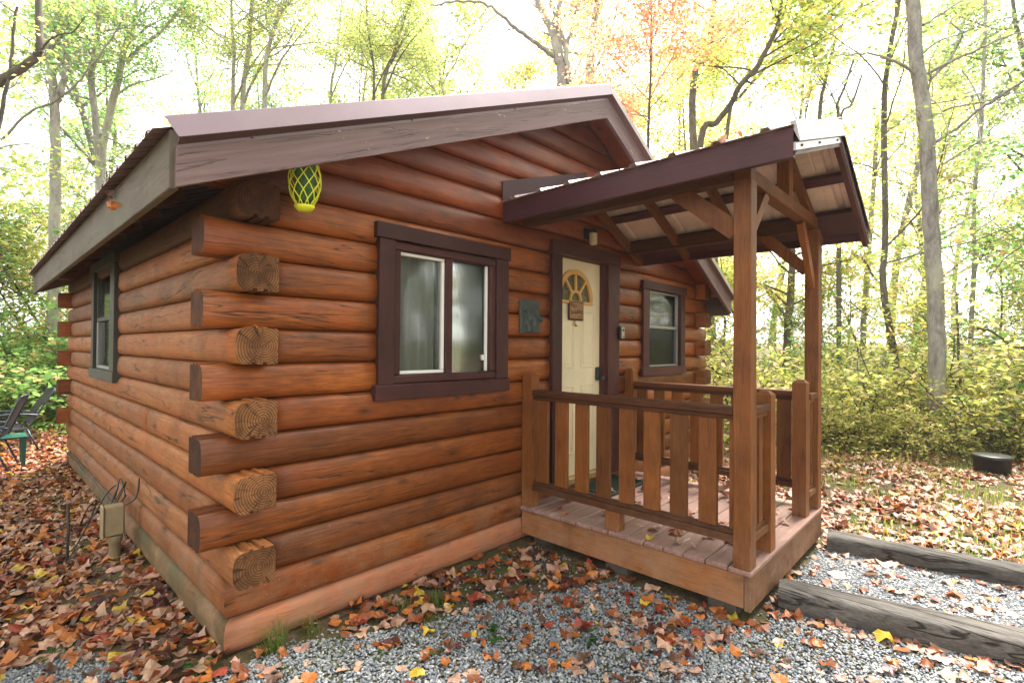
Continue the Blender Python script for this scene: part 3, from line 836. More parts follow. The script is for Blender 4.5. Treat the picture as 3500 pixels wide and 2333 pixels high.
b = MB().box(3.108, 3.150, DY - .018, DY - .002, 1.885, 1.905, 0, .003); b.beam((3.118, DY - .014, 1.90), (3.128, DY - .022, 1.94), .022, .004, (0, 1, 0)); 
b.add([(3.108, DY - .03, 1.872), (3.150, DY - .03, 1.872), (3.150, DY - .016, 1.89), (3.108, DY - .016, 1.89)], [[0, 1, 2, 3]])
tag(b.build('note_clip', BRASS, None, (3.13, DY, 1.9)), 'little brass spring clip fixed below the No Smoking sign', 'clip')

kb = empty('key_lock_box', (3.83, -.06, 1.82), 'small key lock box with pale face on the right door casing', 'lock box')
boxpart('box_body', BLACK, kb, 3.795, 3.865, -.098, -.056, 1.758, 1.892, .008)
boxpart('box_face', KEYB, kb, 3.803, 3.857, -.104, -.0985, 1.764, 1.885, .005)
MB().lathe((3.83, -.104, 1.853), [(0, -.006), (.013, -.005), (.015, 0)], 14, 0, 1).build('dial', BLACK, kb, (3.83, -.104, 1.853))
boxpart('face_mark', BLACK, kb, 3.815, 3.845, -.1055, -.1045, 1.775, 1.786, 0)

pq = empty('wall_plaque', (2.39, -.03, 1.92), 'verdigris green relief plaque of bell flowers between window and door', 'plaque')
boxpart('plaque_slab', GREENP, pq, 2.262, 2.512, -.045, -.020, 1.785, 2.072, .004)
def bell(x, z, ang, s_):
    b = MB(); d = np.array([math.cos(ang), 0, math.sin(ang)])
    n = 9; V = []; F = []
    prof = [(0, .004), (.25, .016), (.6, .020), (.85, .024), (1, .034)]
    side = np.array([-d[2], 0, d[0]])
    for t, r in prof:
        for i in range(n):
            a = PI * 2 * i / n
            V.append(np.array([x, -.050, z]) + d * t * .085 * s_ + side * r * s_ * math.cos(a) + np.array([0, -1, 0]) * r * s_ * .7 * (math.sin(a)))
    for k in range(len(prof) - 1):
        for i in range(n): F.append([k * n + i, k * n + (i + 1) % n, (k + 1) * n + (i + 1) % n, (k + 1) * n + i])
    b.add(V, F, 0, True); b.build('relief_flower', GREENP, pq, (x, -.05, z))
for x, z, a, s_ in ((2.33, 2.035, -1.9, .8), (2.345, 1.99, -1.2, 1.1), (2.33, 1.90, -1.1, 1.15), (2.39, 1.955, -1.0, 1.25), (2.43, 1.99, -.6, .9), (2.42, 1.88, -1.5, 1.0), (2.46, 1.93, -.2, .9), (2.37, 1.845, .2, .7)): bell(x, z, a, s_)
for k in range(9):
    x, z = 2.31 + .16 * random.random(), 1.83 + .19 * random.random(); a = random.random() * 6.3
    V = [(x, -.052, z)] + [(x + .032 * (1 + .4 * math.cos(3 * t)) * math.cos(t + a), -.050 - .006 * (i % 2), z + .026 * (1 + .4 * math.cos(3 * t)) * math.sin(t + a)) for i, t in enumerate(np.linspace(0, 2 * PI, 13)[:-1])]
    V[0] = (x, -.060, z)
    mk('relief_leaf', V, [[0, 1 + i, 1 + (i + 1) % 12] for i in range(12)], GREENP, pq, V[0])

lt = empty('wall_lantern', (3.26, -.05, 2.80), 'jelly-jar wall light with ribbed glass above the front door', 'light')
boxpart('lantern_mount', BLACK, lt, 3.205, 3.285, -.045, -.018, 2.74, 2.85, .006)
b = MB().lathe((3.262, -.10, 2.80), [(0, .045), (.034, .042), (.040, .02), (.040, -.005)], 18); b.box(3.245, 3.279, -.10, -.044, 2.815, 2.838); b.build('lantern_cap', BLACK, lt, (3.262, -.1, 2.8))
pr = [(.037, -.006)]
for i in range(9): pr += [(.042, -.012 - i * .012), (.037, -.018 - i * .012)]
pr += [(.028, -.124), (0, -.128)]
MB().lathe((3.262, -.10, 2.80), pr, 22).build('lantern_glass', LAMPG, lt, (3.262, -.1, 2.75))

# hanging seed feeder in yellow-green net under the rake
fd = empty('hanging_seed_feeder', (.295, -.22, 2.5), 'yellow-green net feeder with dark seed core hanging below the left gable', 'feeder')
fx, fy, ft, fb = .295, -.22, 2.655, 2.425
MB().lathe((fx, fy, 0), [(0, ft), (.05, ft), (.052, ft - .02), (.048, fb + .03), (0, fb + .028)], 14).build('seed_core', SEED, fd, (fx, fy, 2.54))
def frad(t): return .058 + .026 * math.sin(PI * min(1, t * 1.15)) ** .7
for sgn in (1, -1):
    for k in range(9):
        pts = []
        for i in range(13):
            t = i / 12; a = 2 * PI * k / 9 + sgn * t * 2.0
            r = frad(t) * (1 - .22 * sm(np.array((t - .8) / .2)))
            pts.append((fx + r * math.cos(a), fy + r * math.sin(a), ft + .02 - t * (ft - fb + .02)))
        MB().tube(pts, .0032, 5).build('net_strand', YELNET, fd, pts[0])
MB().lathe((fx, fy, fb), [(.0, -.028), (.034, -.027), (.048, -.012), (.056, .002), (.053, .004), (.040, -.006)], 9).build('feeder_tray', YELNET, fd, (fx, fy, fb))
MB().tube([(fx, fy, ft), (fx, fy, zr(fx) - .08)], .003, 5).build('hanger', BLACK, fd, (fx, fy, ft))

# flashing board where the porch roof meets the wall (belongs to the porch, see below)

# ================================================================== PORCH
porch = empty('covered_porch', (2.3, 0, 0), 'small covered wooden porch with railings and a gabled metal roof in front of the door', 'porch')
DZ = .31
def pb(name, mat, x0, x1, y0, y1, z0, z1, bev=.004, label=None): return boxpart(name, mat, porch, x0, x1, y0, y1, z0, z1, bev, label)
# deck boards, worn and slightly uneven
nb = 13; yb0 = -.028; pitch = (1.918 - .028) / nb
for i in range(nb):
    ya = yb0 - i * pitch; yb = ya - pitch + .006 + random.uniform(-.001, .001)
    dx = random.uniform(-.006, .006); dz = random.uniform(-.002, .002)
    pb('deck_board', DECK, 2.292 + dx, 4.105 + random.uniform(-.004, .004), yb, ya, DZ - .032 + dz, DZ + dz, .006)
pb('rim_board', WRIM, 2.308, 2.346, -1.862, -.03, .072, DZ - .034)
pb('rim_board', WRIM, 4.055, 4.092, -1.862, -.03, .072, DZ - .034)
pb('front_rim_board', WRIMX, 2.306, 4.094, -1.902, -1.864, .060, DZ - .034)
for x in (2.75, 3.2, 3.65): pb('joist', WRIM, x - .019, x + .019, -1.86, -.03, .10, DZ - .036, 0)
BLK = simple('old_support_block', (.07, .06, .05), .9, .2, 0, 9, .4)
for x, y in ((2.40, -1.72), (2.40, -.95), (3.95, -1.72), (3.2, -1.4), (2.45, -.2)): pb('support_block', BLK, x - .07, x + .07, y - .09, y + .09, -.02, .072 if x < 2.5 or x > 3.9 else .1, .004)
# posts
pb('post', WP, 2.305, 2.411, -1.902, -1.796, DZ, 2.712, .004); pb('post', WP, 3.980, 4.086, -1.902, -1.796, DZ, 2.692, .004)
pb('post_head', WP, 2.308, 2.409, -1.899, -1.799, 2.712, 2.93, .003)
def newel(x0, y0, top, s_=.102, z0=DZ):
    b = MB(); x1, y1 = x0 + s_, y0 + s_; c = .026
    b.box(x0, x1, y0, y1, z0, top - c, 0, 0)
    b.add([(x0, y0, top - c), (x1, y0, top - c), (x1, y1, top - c), (x0, y1, top - c), (x0 + c, y0 + c, top), (x1 - c, y0 + c, top), (x1 - c, y1 - c, top), (x0 + c, y1 - c, top)],
          [[0, 1, 5, 4], [1, 2, 6, 5], [2, 3, 7, 6], [3, 0, 4, 7], [4, 5, 6, 7]])
    b.build('newel_post', WP, porch, (x0 + s_ / 2, y0 + s_ / 2, (z0 + top) / 2))
newel(2.306, -.132, 1.438); newel(3.985, -.132, 1.440)
newel(2.705, -1.900, 1.380); newel(3.655, -1.885, 1.415)
# railings along y: cap, sub rail, balusters, bottom rail
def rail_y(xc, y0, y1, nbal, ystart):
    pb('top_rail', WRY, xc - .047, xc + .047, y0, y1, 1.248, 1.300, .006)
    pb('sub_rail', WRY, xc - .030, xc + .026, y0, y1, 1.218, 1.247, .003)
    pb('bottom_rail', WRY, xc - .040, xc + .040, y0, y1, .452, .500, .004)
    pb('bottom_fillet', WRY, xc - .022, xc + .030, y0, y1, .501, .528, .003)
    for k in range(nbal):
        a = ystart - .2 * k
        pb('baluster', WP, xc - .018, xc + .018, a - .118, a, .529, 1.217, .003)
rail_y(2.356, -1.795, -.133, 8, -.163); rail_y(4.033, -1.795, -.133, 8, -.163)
pb('baluster', WP, 2.338, 2.374, -1.794, -1.762, .529, 1.217, .003)
pb('rail_block', WP, 2.312, 2.400, -.980, -.862, DZ, .451, .005); pb('rail_block', WP, 3.99, 4.08, -.980, -.862, DZ, .451, .005)
def rail_x(x0, x1, yc, bal):
    pb('top_rail', WRX, x0, x1, yc - .047, yc + .047, 1.248, 1.300, .006)
    pb('sub_rail', WRX, x0, x1, yc - .030, yc + .026, 1.218, 1.247, .003)
    pb('bottom_rail', WRX, x0, x1, yc - .040, yc + .040, .452, .500, .004)
    pb('bottom_fillet', WRX, x0, x1, yc - .022, yc + .030, .501, .528, .003)
    for a in bal: pb('baluster', WP, a, a + .075, yc - .018, yc + .018, .529, 1.217, .003)
rail_x(2.412, 2.704, -1.850, (2.46, 2.575)); rail_x(3.758, 3.979, -1.850, (3.79, 3.885))
# roof frame
PRX, PRZ = 3.19, 3.245; PSL, PSR = .333, .475
def pz(x): return PRZ - (PSL * (PRX - x) if x < PRX else PSR * (x - PRX))
PY = -2.20
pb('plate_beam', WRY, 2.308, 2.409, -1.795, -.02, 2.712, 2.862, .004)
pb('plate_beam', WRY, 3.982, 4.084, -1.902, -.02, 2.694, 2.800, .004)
pb('tie_beam', WRX, 2.412, 3.979, -1.898, -1.806, 2.695, 2.785, .004)
pb('king_post', WP, 3.140, 3.240, -1.895, -1.809, 2.786, 3.10, .003)
for y in (-.075, -.62, -1.21, -1.855):
    for xe in (2.10, 4.26):
        z_off = -.105
        p0 = (PRX, y, PRZ + z_off); p1 = (xe, y, pz(xe) + z_off)
        MB().beam(p0, p1, .045, .092).build('rafter', WRX, porch, p0)
for x, wd in ((2.45, .09), (2.82, .09), (3.12, .07), (3.26, .07), (3.64, .09)):
    z = pz(x) - .038; s_ = PSL if x < PRX else -PSR
    MB().beam((x, PY + .04, z), (x, -.01, z), wd, .036, (-s_, 0, 1)).build('purlin', TRIMY, porch, (x, -1, z))
x = 4.14; z = pz(x) - .045
MB().beam((x, PY + .04, z), (x, -.01, z), .30, .045, (PSR, 0, 1)).build('eave_plank', TRIMY, porch, (x, -1, z))
def brace(p0, p1, w_=.045, h_=.09, up=(0, 0, 1), mat=None):
    MB().beam(p0, p1, w_, h_, up).build('brace', mat or WP, porch, p0)
brace((2.358, -1.80, 2.40), (2.358, -1.40, 2.735), .045, .115)
brace((4.033, -1.80, 2.345), (4.033, -1.44, 2.70), .045, .095)
brace((2.41, -1.852, 2.40), (2.70, -1.852, 2.70), .06, .07, (0, 0, 1)); brace((3.985, -1.852, 2.20), (3.62, -1.852, 2.69), .045, .085, (0, 0, 1))
# fascia boards
pb('eave_fascia', TRIMY, 2.045, 2.083, PY, -.035, 2.688, 2.858, .004)
pb('eave_fascia', TRIMY, 4.285, 4.32, PY + .02, -.035, 2.60, 2.700, .004)
def prake(sign):
    xe = 2.05 if sign < 0 else 4.315
    wood_m, met = (FASC, SILV) if sign < 0 else (TRIMX, CAPM)
    for nm, ya, yb, h0, h1, mt in (('rake_board', PY, PY + .035, -.175, -.045, wood_m), ('rake_metal', PY - .030, PY + .02, -.105, .014, met), ('rake_metal_hem', PY - .012, PY + .0, -.150, -.106, met)):
        V = []
        for x in (PRX, xe):
            z = pz(x) + .01
            if nm == 'rake_metal': q = [(ya + .02, z + h1), (ya - .004, z + h0), (ya, z + h0 - .004), (yb, z + h1 - .003)]
            else: q = [(ya, z + h0), (yb, z + h0), (yb, z + h1), (ya, z + h1)]
            V += [(x, a, b_) for a, b_ in q]
        mk(nm, V, [[3, 2, 1, 0], [4, 5, 6, 7], [0, 1, 5, 4], [1, 2, 6, 5], [2, 3, 7, 6], [3, 0, 4, 7]], mt, porch, V[0])
    for t in (.12, .55, .9):
        x = PRX + (xe - PRX) * t
        MB().lathe((x, PY - .012, pz(x) - .118), [(0, -.008), (.006, -.007), (.009, 0)], 8, 0, 1).build('screw', CAPD, porch, (x, PY, pz(x)))
prake(-1); prake(1)
roof_panels(porch, PRX, PRZ + .002, 2.02, pz(2.02) + .002, PY, -.03, ROOFT, SHEET, .92)
roof_panels(porch, PRX, PRZ + .002, 4.34, pz(4.34) + .002, PY, -.03, ROOFT, SHEET, .92)
b = MB().prism([(PRX - .13, PRZ - .02), (PRX, PRZ + .035), (PRX + .13, PRZ - .035), (PRX + .13, PRZ - .030), (PRX, PRZ + .042), (PRX - .13, PRZ - .013)], 1, PY - .01, -.03)
b.build('ridge_cap', CAPM, porch, (PRX, -1, PRZ))
V = []
for y in (-.030, -.024):
    V += [(2.046, y, 2.875), (2.046, y, 3.035), (3.24, y, 3.412), (3.24, y, 3.27)]
mk('wall_flashing', V, [[3, 2, 1, 0], [4, 5, 6, 7], [0, 1, 5, 4], [1, 2, 6, 5], [2, 3, 7, 6], [3, 0, 4, 7]], TRIMY, porch, V[0])

# door mat
dm = MB().box(3.05, 3.72, -.455, -.030, DZ + .004, DZ + .016, 0, .003)
for i in range(26): dm.beam((3.09 + i * .0235, -.42, DZ + .0175), (3.09 + i * .0235 , -.065, DZ + .0175), .008, .004)
tag(dm.build('doormat', MAT, None, (3.38, -.24, DZ)), 'dark green ribbed doormat on the porch boards in front of the door', 'doormat')

# ================================================================== PATH, GRAVEL, TIMBERS
def timber(pts, w_, h_, label, seed):
    pts = np.array(pts, float); V = []; n = 60; k = 10
    prof = [(-1, 0), (-1, .55), (-.94, .9), (-.72, 1), (-.25, 1.02), (.3, 1.0), (.75, .98), (.95, .86), (1, .5), (1, 0)]
    for i in range(n + 1):
        t = i / n; p = pts[0] * (1 - t) + pts[1] * t
        d = (pts[1] - pts[0]); d /= np.linalg.norm(d); s_ = np.array([-d[1], d[0], 0]); s_ = s_ if s_[0] > 0 else -s_
        for j, (a, b_) in enumerate(prof):
            nx = .012 * mnoise.noise((t * 14 + seed, j * .9, 0)); nz_ = .012 * mnoise.noise((t * 12 + seed, j * .7, 5))
            if i == 0 and b_ > .5: nz_ -= .012
            V.append(p + s_ * (a * w_ / 2 + nx) + np.array([0, 0, -.03 + b_ * (h_ + .03) + nz_]))
    F = []
    for i in range(n):
        for j in range(k - 1): F.append([i * k + j, i * k + j + 1, (i + 1) * k + j + 1, (i + 1) * k + j])
    F.append(list(range(k))); F.append([n * k + j for j in range(k)][::-1])
    S = [True] * (n * (k - 1)) + [False, False]
    o = mk('landscape_timber', np.array(V), F, TIMB, None, pts[0], S)
    tag(o, label, 'timber', 'weathered timbers edging the gravel path'); return o
timber([(2.69, -1.955, 0), (3.31, -4.6, 0)], .235, .140, 'weathered grey timber on the near side of the gravel path, meeting the porch corner', 3)
timber([(4.00, -1.965, 0), (4.43, -4.6, 0)], .205, .130, 'weathered grey timber on the far side of the gravel path, beside the leafy lawn', 19)

def in_path(x, y): return (y < -1.94) & (x > 2.86 + (-1.95 - y) * .142) & (x < 3.95 + (-1.95 - y) * .142)
def nz2(x, y, s_, o_=0.0):
    return np.array([mnoise.noise((a * s_ + o_, b_ * s_, o_)) for a, b_ in zip(np.ravel(x), np.ravel(y))])
def in_gravel(x, y):
    n = nz2(x, y, 1.6, 4.0)
    edge = -.10 - .36 * np.clip(x, 0, 9) ** 1.15 + .14 * n
    g = (y < edge) & (x < 2.66 + (-1.95 - y) * .142) & (y > -5)
    g &= ~((x > 2.25) & (y > -1.98))
    g &= (x > -1.9 + .5 * n)
    g |= (x < -.35 + .25 * n) & (x > -2.6) & (y < .8 + .6 * n) & (y > -3)
    return g
# beds under the stones (4 mm sheets)
def bed(name, poly, z):
    poly = np.array(poly, float); V = np.c_[poly, np.full(len(poly), z)]
    o = mk(name, V, [list(range(len(poly)))], GRAVB); tag(o, kind='structure'); return o
bed('gravel_path', [(2.8, -1.93), (4.0, -1.93), (4.42, -4.8), (3.2, -4.8)], .006)

def seen(P, mu=450, mv=300):
    u, v, z = project(P)
    return (z > .3) & (u > -mu) & (u < 3500 + mu) & (v > -mv) & (v < 2333 + mv)

def rot_mats(n, tilt, r=rng):
    """random rotation about z, then a random tilt"""
    a = r.uniform(0, 2 * PI, n); ca, sa = np.cos(a), np.sin(a)
    Rz = np.zeros((n, 3, 3)); Rz[:, 0, 0] = ca; Rz[:, 0, 1] = -sa; Rz[:, 1, 0] = sa; Rz[:, 1, 1] = ca; Rz[:, 2, 2] = 1
    t = np.broadcast_to(tilt, (n,)) if np.ndim(tilt) == 0 else tilt
    ph = r.uniform(0, 2 * PI, n); k = np.stack([np.cos(ph), np.sin(ph), np.zeros(n)], 1)
    K = np.zeros((n, 3, 3)); K[:, 0, 2] = k[:, 1]; K[:, 1, 2] = -k[:, 0]; K[:, 2, 0] = -k[:, 1]; K[:, 2, 1] = k[:, 0]
    st, ct = np.sin(t)[:, None, None], np.cos(t)[:, None, None]
    Rt = np.eye(3)[None] + st * K + (1 - ct) * (K @ K)
    return Rt @ Rz

def scatter(name, protos, pos, scale, R, colr, mat, kind='stuff', smooth=False, vcol=None):
    """bake many copies of small prototype meshes into one mesh; protos: list of (V, F tris)"""
    which = rng.integers(0, len(protos), len(pos)); Vs = []; Fs = []; Cs = []; base = 0
    for q, (PV, PF) in enumerate(protos):
        idx = np.where(which == q)[0]
        if not len(idx): continue
        V = np.einsum('nij,kj->nki', R[idx], PV) * (scale[idx, None, None] if scale.ndim == 1 else scale[idx][:, None, :])
        V = V + pos[idx][:, None, :]
        n, k = V.shape[:2]
        F = PF[None] + (np.arange(n) * k)[:, None, None] + base
        Vs.append(V.reshape(-1, 3)); Fs.append(F.reshape(-1, PF.shape[1])); Cs.append(np.repeat(colr[idx], k, 0) * (1 if k < 13 else rng.uniform(.62, 1.25, (n * k, 1)))); base += n * k
    o = mk(name, np.concatenate(Vs), np.concatenate(Fs), mat, smooth=smooth, col=np.concatenate(Cs))
    if kind: o['kind'] = kind
    return o

# ---- stones
def ico():
    bm = bmesh.new(); bmesh.ops.create_icosphere(bm, subdivisions=1, radius=1)
    V = np.array([v.co[:] for v in bm.verts]); F = np.array([[v.index for v in f.verts] for f in bm.faces]); bm.free(); return V, F
IV, IF = ico()
stones = []
for q in range(7):
    V = IV * rng.uniform(.62, 1.15, (len(IV), 1)) * np.array([1, rng.uniform(.6, .95), rng.uniform(.42, .7)])
    stones.append((V, IF))
def pebbles():
    x = rng.uniform(-2.3, 5.0, 320000); y = rng.uniform(-4.6, 1.4, len(x))
    d = np.hypot(x - CAM[0], y - CAM[1])
    k = rng.random(len(x)) < np.clip(1.25 - d * .10, .35, 1) * .98
    x, y = x[k], y[k]
    P = np.c_[x, y, gz(x, y)]; k = seen(P, 260, 150); x, y = x[k], y[k]
    g = in_path(x, y) | in_gravel(x, y)
    # scattered strays outside the beds
    stray = (~g) & (rng.random(len(x)) < .10) & (y < -.1) & (x < 5) & ~((x > 2.3) & (x < 4.1) & (y > -1.9))
    k = g | stray; x, y = x[k], y[k]; n = len(x)
    d = np.hypot(x - CAM[0], y - CAM[1])
    s_ = rng.uniform(.0058, .0120, n) * (1 + .05 * d) * np.where(rng.random(n) < .06, 1.45, 1)
    z = gz(x, y) + .004 + rng.uniform(-.001, .007, n)
    pal = np.array([[.20, .22, .245], [.30, .31, .33], [.13, .15, .18], [.42, .42, .41], [.24, .225, .20], [.36, .37, .39], [.085, .095, .11], [.50, .48, .45], [.33, .27, .22]])
    c = pal[rng.choice(len(pal), n, p=[.2, .18, .14, .12, .1, .12, .06, .05, .03])] * rng.uniform(.66, 1.12, (n, 1))
    o = scatter('gravel', stones, np.c_[x, y, z], s_, rot_mats(n, rng.uniform(0, .6, n)), c, PEB); print('pebbles', n)
pebbles()

# ================================================================== FALLEN LEAVES
def maple(curl, seed, lobes=5, slim=1.0):
    r = random.Random(seed)
    n = 15; V = [(0, 0, 0)]
    for i in range(n):
        a = 2 * PI * i / n
        lob = abs(math.cos(a * lobes / 2.0)) ** 1.5
        rad = (.37 + .17 * lob) * r.uniform(.86, 1.12) * (1.0 if lobes > 2 else .9)
        V.append([rad * math.cos(a), rad * math.sin(a) * slim, 0])
    V = np.array(V, float)
    ca = r.uniform(0, PI); d = np.array([math.cos(ca), math.sin(ca)]); u = V[:, :2] @ d; v_ = V[:, :2] @ np.array([-d[1], d[0]])
    V[:, 2] = curl * (u ** 2) * 1.1 + curl * .9 * np.sin(v_ * 9 + r.random() * 6) * .11 + np.array([r.uniform(-.03, .03) for _ in V])
    V[:, 2] -= V[:, 2].min() * .8
    F = np.array([[0, 1 + i, 1 + (i + 1) % n] for i in range(n)])
    return V, F
LP = [maple(c, i, l, s_) for i, (c, l, s_) in enumerate([(.3, 5, 1), (.8, 5, .9), (1.2, 5, .85), (-.7, 5, 1), (.5, 4, .85), (1.6, 5, .7), (.9, 2, .6), (.4, 2, .7), (-1.3, 5, .85), (.8, 3, .8)])]
LPAL = {'rust-brown': (.27, .075, .022), 'orange': (.50, .16, .032), 'pale tan': (.56, .33, .21), 'yellow': (.60, .40, .040), 'dark maroon': (.075, .016, .014), 'brick red': (.30, .045, .022), 'pinkish beige': (.50, .27, .19), 'brown': (.12, .055, .03)}
LN = list(LPAL); LC = np.array([LPAL[k] for k in LN])
def deck_z(x, y):
    return np.where((x > 2.3) & (x < 4.1) & (y > -1.9) & (y < -.03), DZ + .004, gz(x, y) + .004)
def litter():
    n0 = 240000
    x = rng.uniform(-7, 14, n0); y = rng.uniform(-6.5, 15, n0)
    inside = (x > -.015) & (x < W_ + .02) & (y > -.015) & (y < D_ + .02)
    deck = (x > 2.3) & (x < 4.1) & (y > -1.9) & (y <= 0)
    g = in_gravel_fast(x, y)
    left = (x < .02)
    nn = nz2f(x, y)
    dens = np.full(n0, .50)                               # lawn right / behind, in fractions of the sampling
    dens[left] = .95
    dens = np.where(left & (y < .2), .75 + .2 * nn, dens)
    right = (x > 2.3) & ~left
    dens = np.where(right, .36 + .60 * nn, dens)
    wallstrip = (~left) & (~right) & (y < 0)
    dens = np.where(wallstrip, .34 + .30 * nn, dens)
    dens = np.where(g & ~left, .13 + .16 * np.clip(nn + .1, 0, 1), dens)
    dens = np.where(g & left, .30, dens); dens = np.where((x < .1) & (y < -.9 + .5 * nn), .22, dens)
    near_timber = np.abs(x - (2.755 + (-1.955 - y) * .142) + .16) < .14
    dens = np.where(near_timber & (y < -1.95), .55, dens)
    dens = np.where(wallstrip & (x > 1.5) & (y > -1.9) & (y < -.35), .42, dens)
    dens = np.where(deck, .03, dens)
    k = (~inside) & (rng.random(n0) < dens)
    x, y = x[k], y[k]
    z = deck_z(x, y)
    P = np.c_[x, y, z]; k = seen(P, 350, 200); P = P[k]
    n = len(P); d = np.hypot(P[:, 0] - CAM[0], P[:, 1] - CAM[1])
    onl = P[:, 0] < 0
    gsc = np.where(in_gravel_fast(P[:, 0], P[:, 1]), .84, 1.0)
    P[:, 2] += rng.uniform(0, .022, n) * np.where(onl, 1.3, .6)
    s_ = rng.uniform(.055, .118, n) * (.88 + .02 * d)
    s_ = np.where(rng.random(n) < .08, s_ * 1.35, s_) * gsc
    w_ = np.array([.23, .20, .19, .035, .10, .07, .19, .07])
    ci = rng.choice(len(LN), n, p=w_ / w_.sum())
    pale = (P[:, 0] > 2.4) & (rng.random(n) < .5); ci = np.where(pale, rng.choice([2, 6, 0], n), ci)
    return P, s_, ci, d
def nz2f(x, y):
    return .5 * (np.sin(x * 1.9 + 1.3 * np.sin(y * 1.1)) * np.sin(y * 2.3 + 1.7 * np.sin(x * .8)) + .6 * np.sin(x * 4.7 + y * 3.1) * np.sin(y * 5.3 - x * 2.2))
def in_gravel_fast(x, y):
    n = nz2f(x * .7, y * .7)
    edge = -.10 - .36 * np.clip(x, 0, 9) ** 1.15 + .12 * n
    g = (y < edge) & (x < 2.66 + (-1.95 - y) * .142) & (x > -1.9)
    g |= (x < -.45) & (x > -2.6) & (y < .75) & (y > -3)
    return g | in_path(x, y)
LPn, LS, LCI, LD = litter()
ppx = LS / LD
order = np.argsort(-ppx * (seen(LPn, 0, 0)))
big = order[:230]; rest = order[230:]
tilt = rng.uniform(0, .32, len(rest)) + .5 * (rng.random(len(rest)) < .12)
cl = LC[LCI[rest]] * rng.uniform(.65, 1.25, (len(rest), 1))
o = scatter('leaf_litter', LP, LPn[rest], LS[rest], rot_mats(len(rest), tilt), cl, LITTER); print('litter', len(rest))
# the leaves that show largest, one object each; meshes shared per shape and colour
def leaf_mesh(pi, ci, k=1.0):
    V, F = LP[pi]; me = bpy.data.meshes.new('fallen_leaf'); me.from_pydata([tuple(v) for v in V], [], F.tolist()); me.materials.append(LITTER)
    a = me.color_attributes.new('Col', 'FLOAT_COLOR', 'POINT'); cc = np.ones((len(V), 4), np.float32); cc[:, :3] = LC[ci] * k * rng.uniform(.65, 1.25, (len(V), 1)); a.data.foreach_set('color', cc.ravel()); return me
LM = {(p, c): leaf_mesh(p, c) for p in range(len(LP)) for c in range(len(LN))}
def place_leaf(pos, s_, ci, tl, label, group, pi=None):
    me = LM[(random.randrange(len(LP)) if pi is None else pi, int(ci))]
    o = bpy.data.objects.new('fallen_leaf', me); o.location = pos; o.scale = (s_, s_, s_ * random.uniform(.7, 1.2))
    o.rotation_euler = (tl * random.uniform(-1, 1), tl * random.uniform(-1, 1), random.uniform(0, 6.28)); COL.objects.link(o)
    return tag(o, label, 'leaf', group)
for i in big:
    P = LPn[i]; nm = LN[LCI[i]]
    if P[0] > 2.3 and P[1] > -1.95: where, gr = 'lying on the porch deck', 'leaves on the porch deck'
    elif P[0] < 0: where, gr = 'in the litter left of the cabin corner', 'leaves left of the cabin'
    elif P[0] > 2.7: where, gr = 'around the timber-edged gravel path', 'leaves around the gravel path'
    else: where, gr = 'on the gravel in front of the cabin', 'leaves on the front gravel'
    place_leaf(P, LS[i] * 1.02, LCI[i], .2, f'{nm} fallen leaf {where}', f'{nm} {gr}')
# leaves caught on the cabin, singly
def onx(u, v, x):
    d = CF + CR * (u - 1750) / FPX - CU * (v - 1166.5) / FPX
    return CAM + d * (x - CAM[0]) / d[0]
place_leaf((.10, -.06, 9 * P_ + .002), .07, 1, .25, 'orange leaf caught on top of a protruding log end at the corner', None, 4)
for k, (u, v, dp) in enumerate(((366, 668, 3.2), (380, 705, 3.2))):
    p = onx(u, v, -.405); place_leaf(p, .075, [4, 1][k], 1.2, ['dark curled leaf hanging over the left eave board', 'orange-red leaf hanging just under the dark one on the left eave'][k], None, 2)
for k, (x, y) in enumerate(((2.03, -1.83), (2.02, -1.92), (2.04, -1.76))):
    place_leaf((x, y, 2.875), .055, [6, 1, 0][k], 1.0, ['pinkish curled leaf on the porch roof edge, nearest the silver trim' , 'orange leaf on the porch roof edge beside a pinkish one', 'rust leaf on the porch roof edge, farthest from the silver trim'][k], None, [2, 5, 1][k])
# twig and needle debris along the eave of the main roof
b = MB()
for i in range(90):
    y = rng.uniform(-.35, 6.4); x = -.43 + rng.uniform(-.02, .06); z = zr(x) - .05
    a = rng.uniform(-1, 1); l = rng.uniform(.02, .07)
    b.tube([(x, y, z), (x - l * .5, y + a * l, z + l * rng.uniform(0, .9))], .002, 3)
tag(b.build('roof_debris', BARKD), 'twigs and needles gathered along the left roof edge', 'debris', kind='stuff')

# ================================================================== GRASS AND WEEDS
def grass(name, P, h, wd, cols, lean=.5):
    n = len(P); a = rng.uniform(0, 2 * PI, n); l = rng.uniform(.2, 1, n) * lean
    d = np.stack([np.cos(a), np.sin(a), np.zeros(n)], 1); s_ = np.stack([-np.sin(a), np.cos(a), np.zeros(n)], 1) * wd[:, None] / 2
    up = np.array([0, 0, 1.0])
    m_ = P + d * (h * l * .35)[:, None] + up * (h * .6)[:, None]; t_ = P + d * (h * l)[:, None] + up * (h * (1 - .35 * l))[:, None]
    V = np.stack([P - s_, P + s_, m_ - s_ * .7, m_ + s_ * .7, t_], 1).reshape(-1, 3)
    b_ = (np.arange(n) * 5)[:, None]
    F = np.concatenate([b_ + np.array([0, 1, 3]), b_ + np.array([0, 3, 2]), b_ + np.array([2, 3, 4])])
    c = np.repeat(cols, 5, 0)
    o = mk(name, V, F, LEAFT, col=c); o['kind'] = 'stuff'; return o
gcol = np.array([[.16, .24, .04], [.24, .29, .06], [.32, .31, .09], [.09, .18, .035]])
x = rng.uniform(2.4, 13, 130000); y = rng.uniform(-7, 10, 130000)
k = (~((x < W_ + .1) & (y > -1.95))) & (x > 4.1 + (-1.95 - y) * .142) & (nz2f(x * 1.3, y * 1.3) + .5 * rng.random(len(x)) > .12)
P = np.c_[x, y, gz(x, y)][k]; P = P[seen(P, 200, 200)]
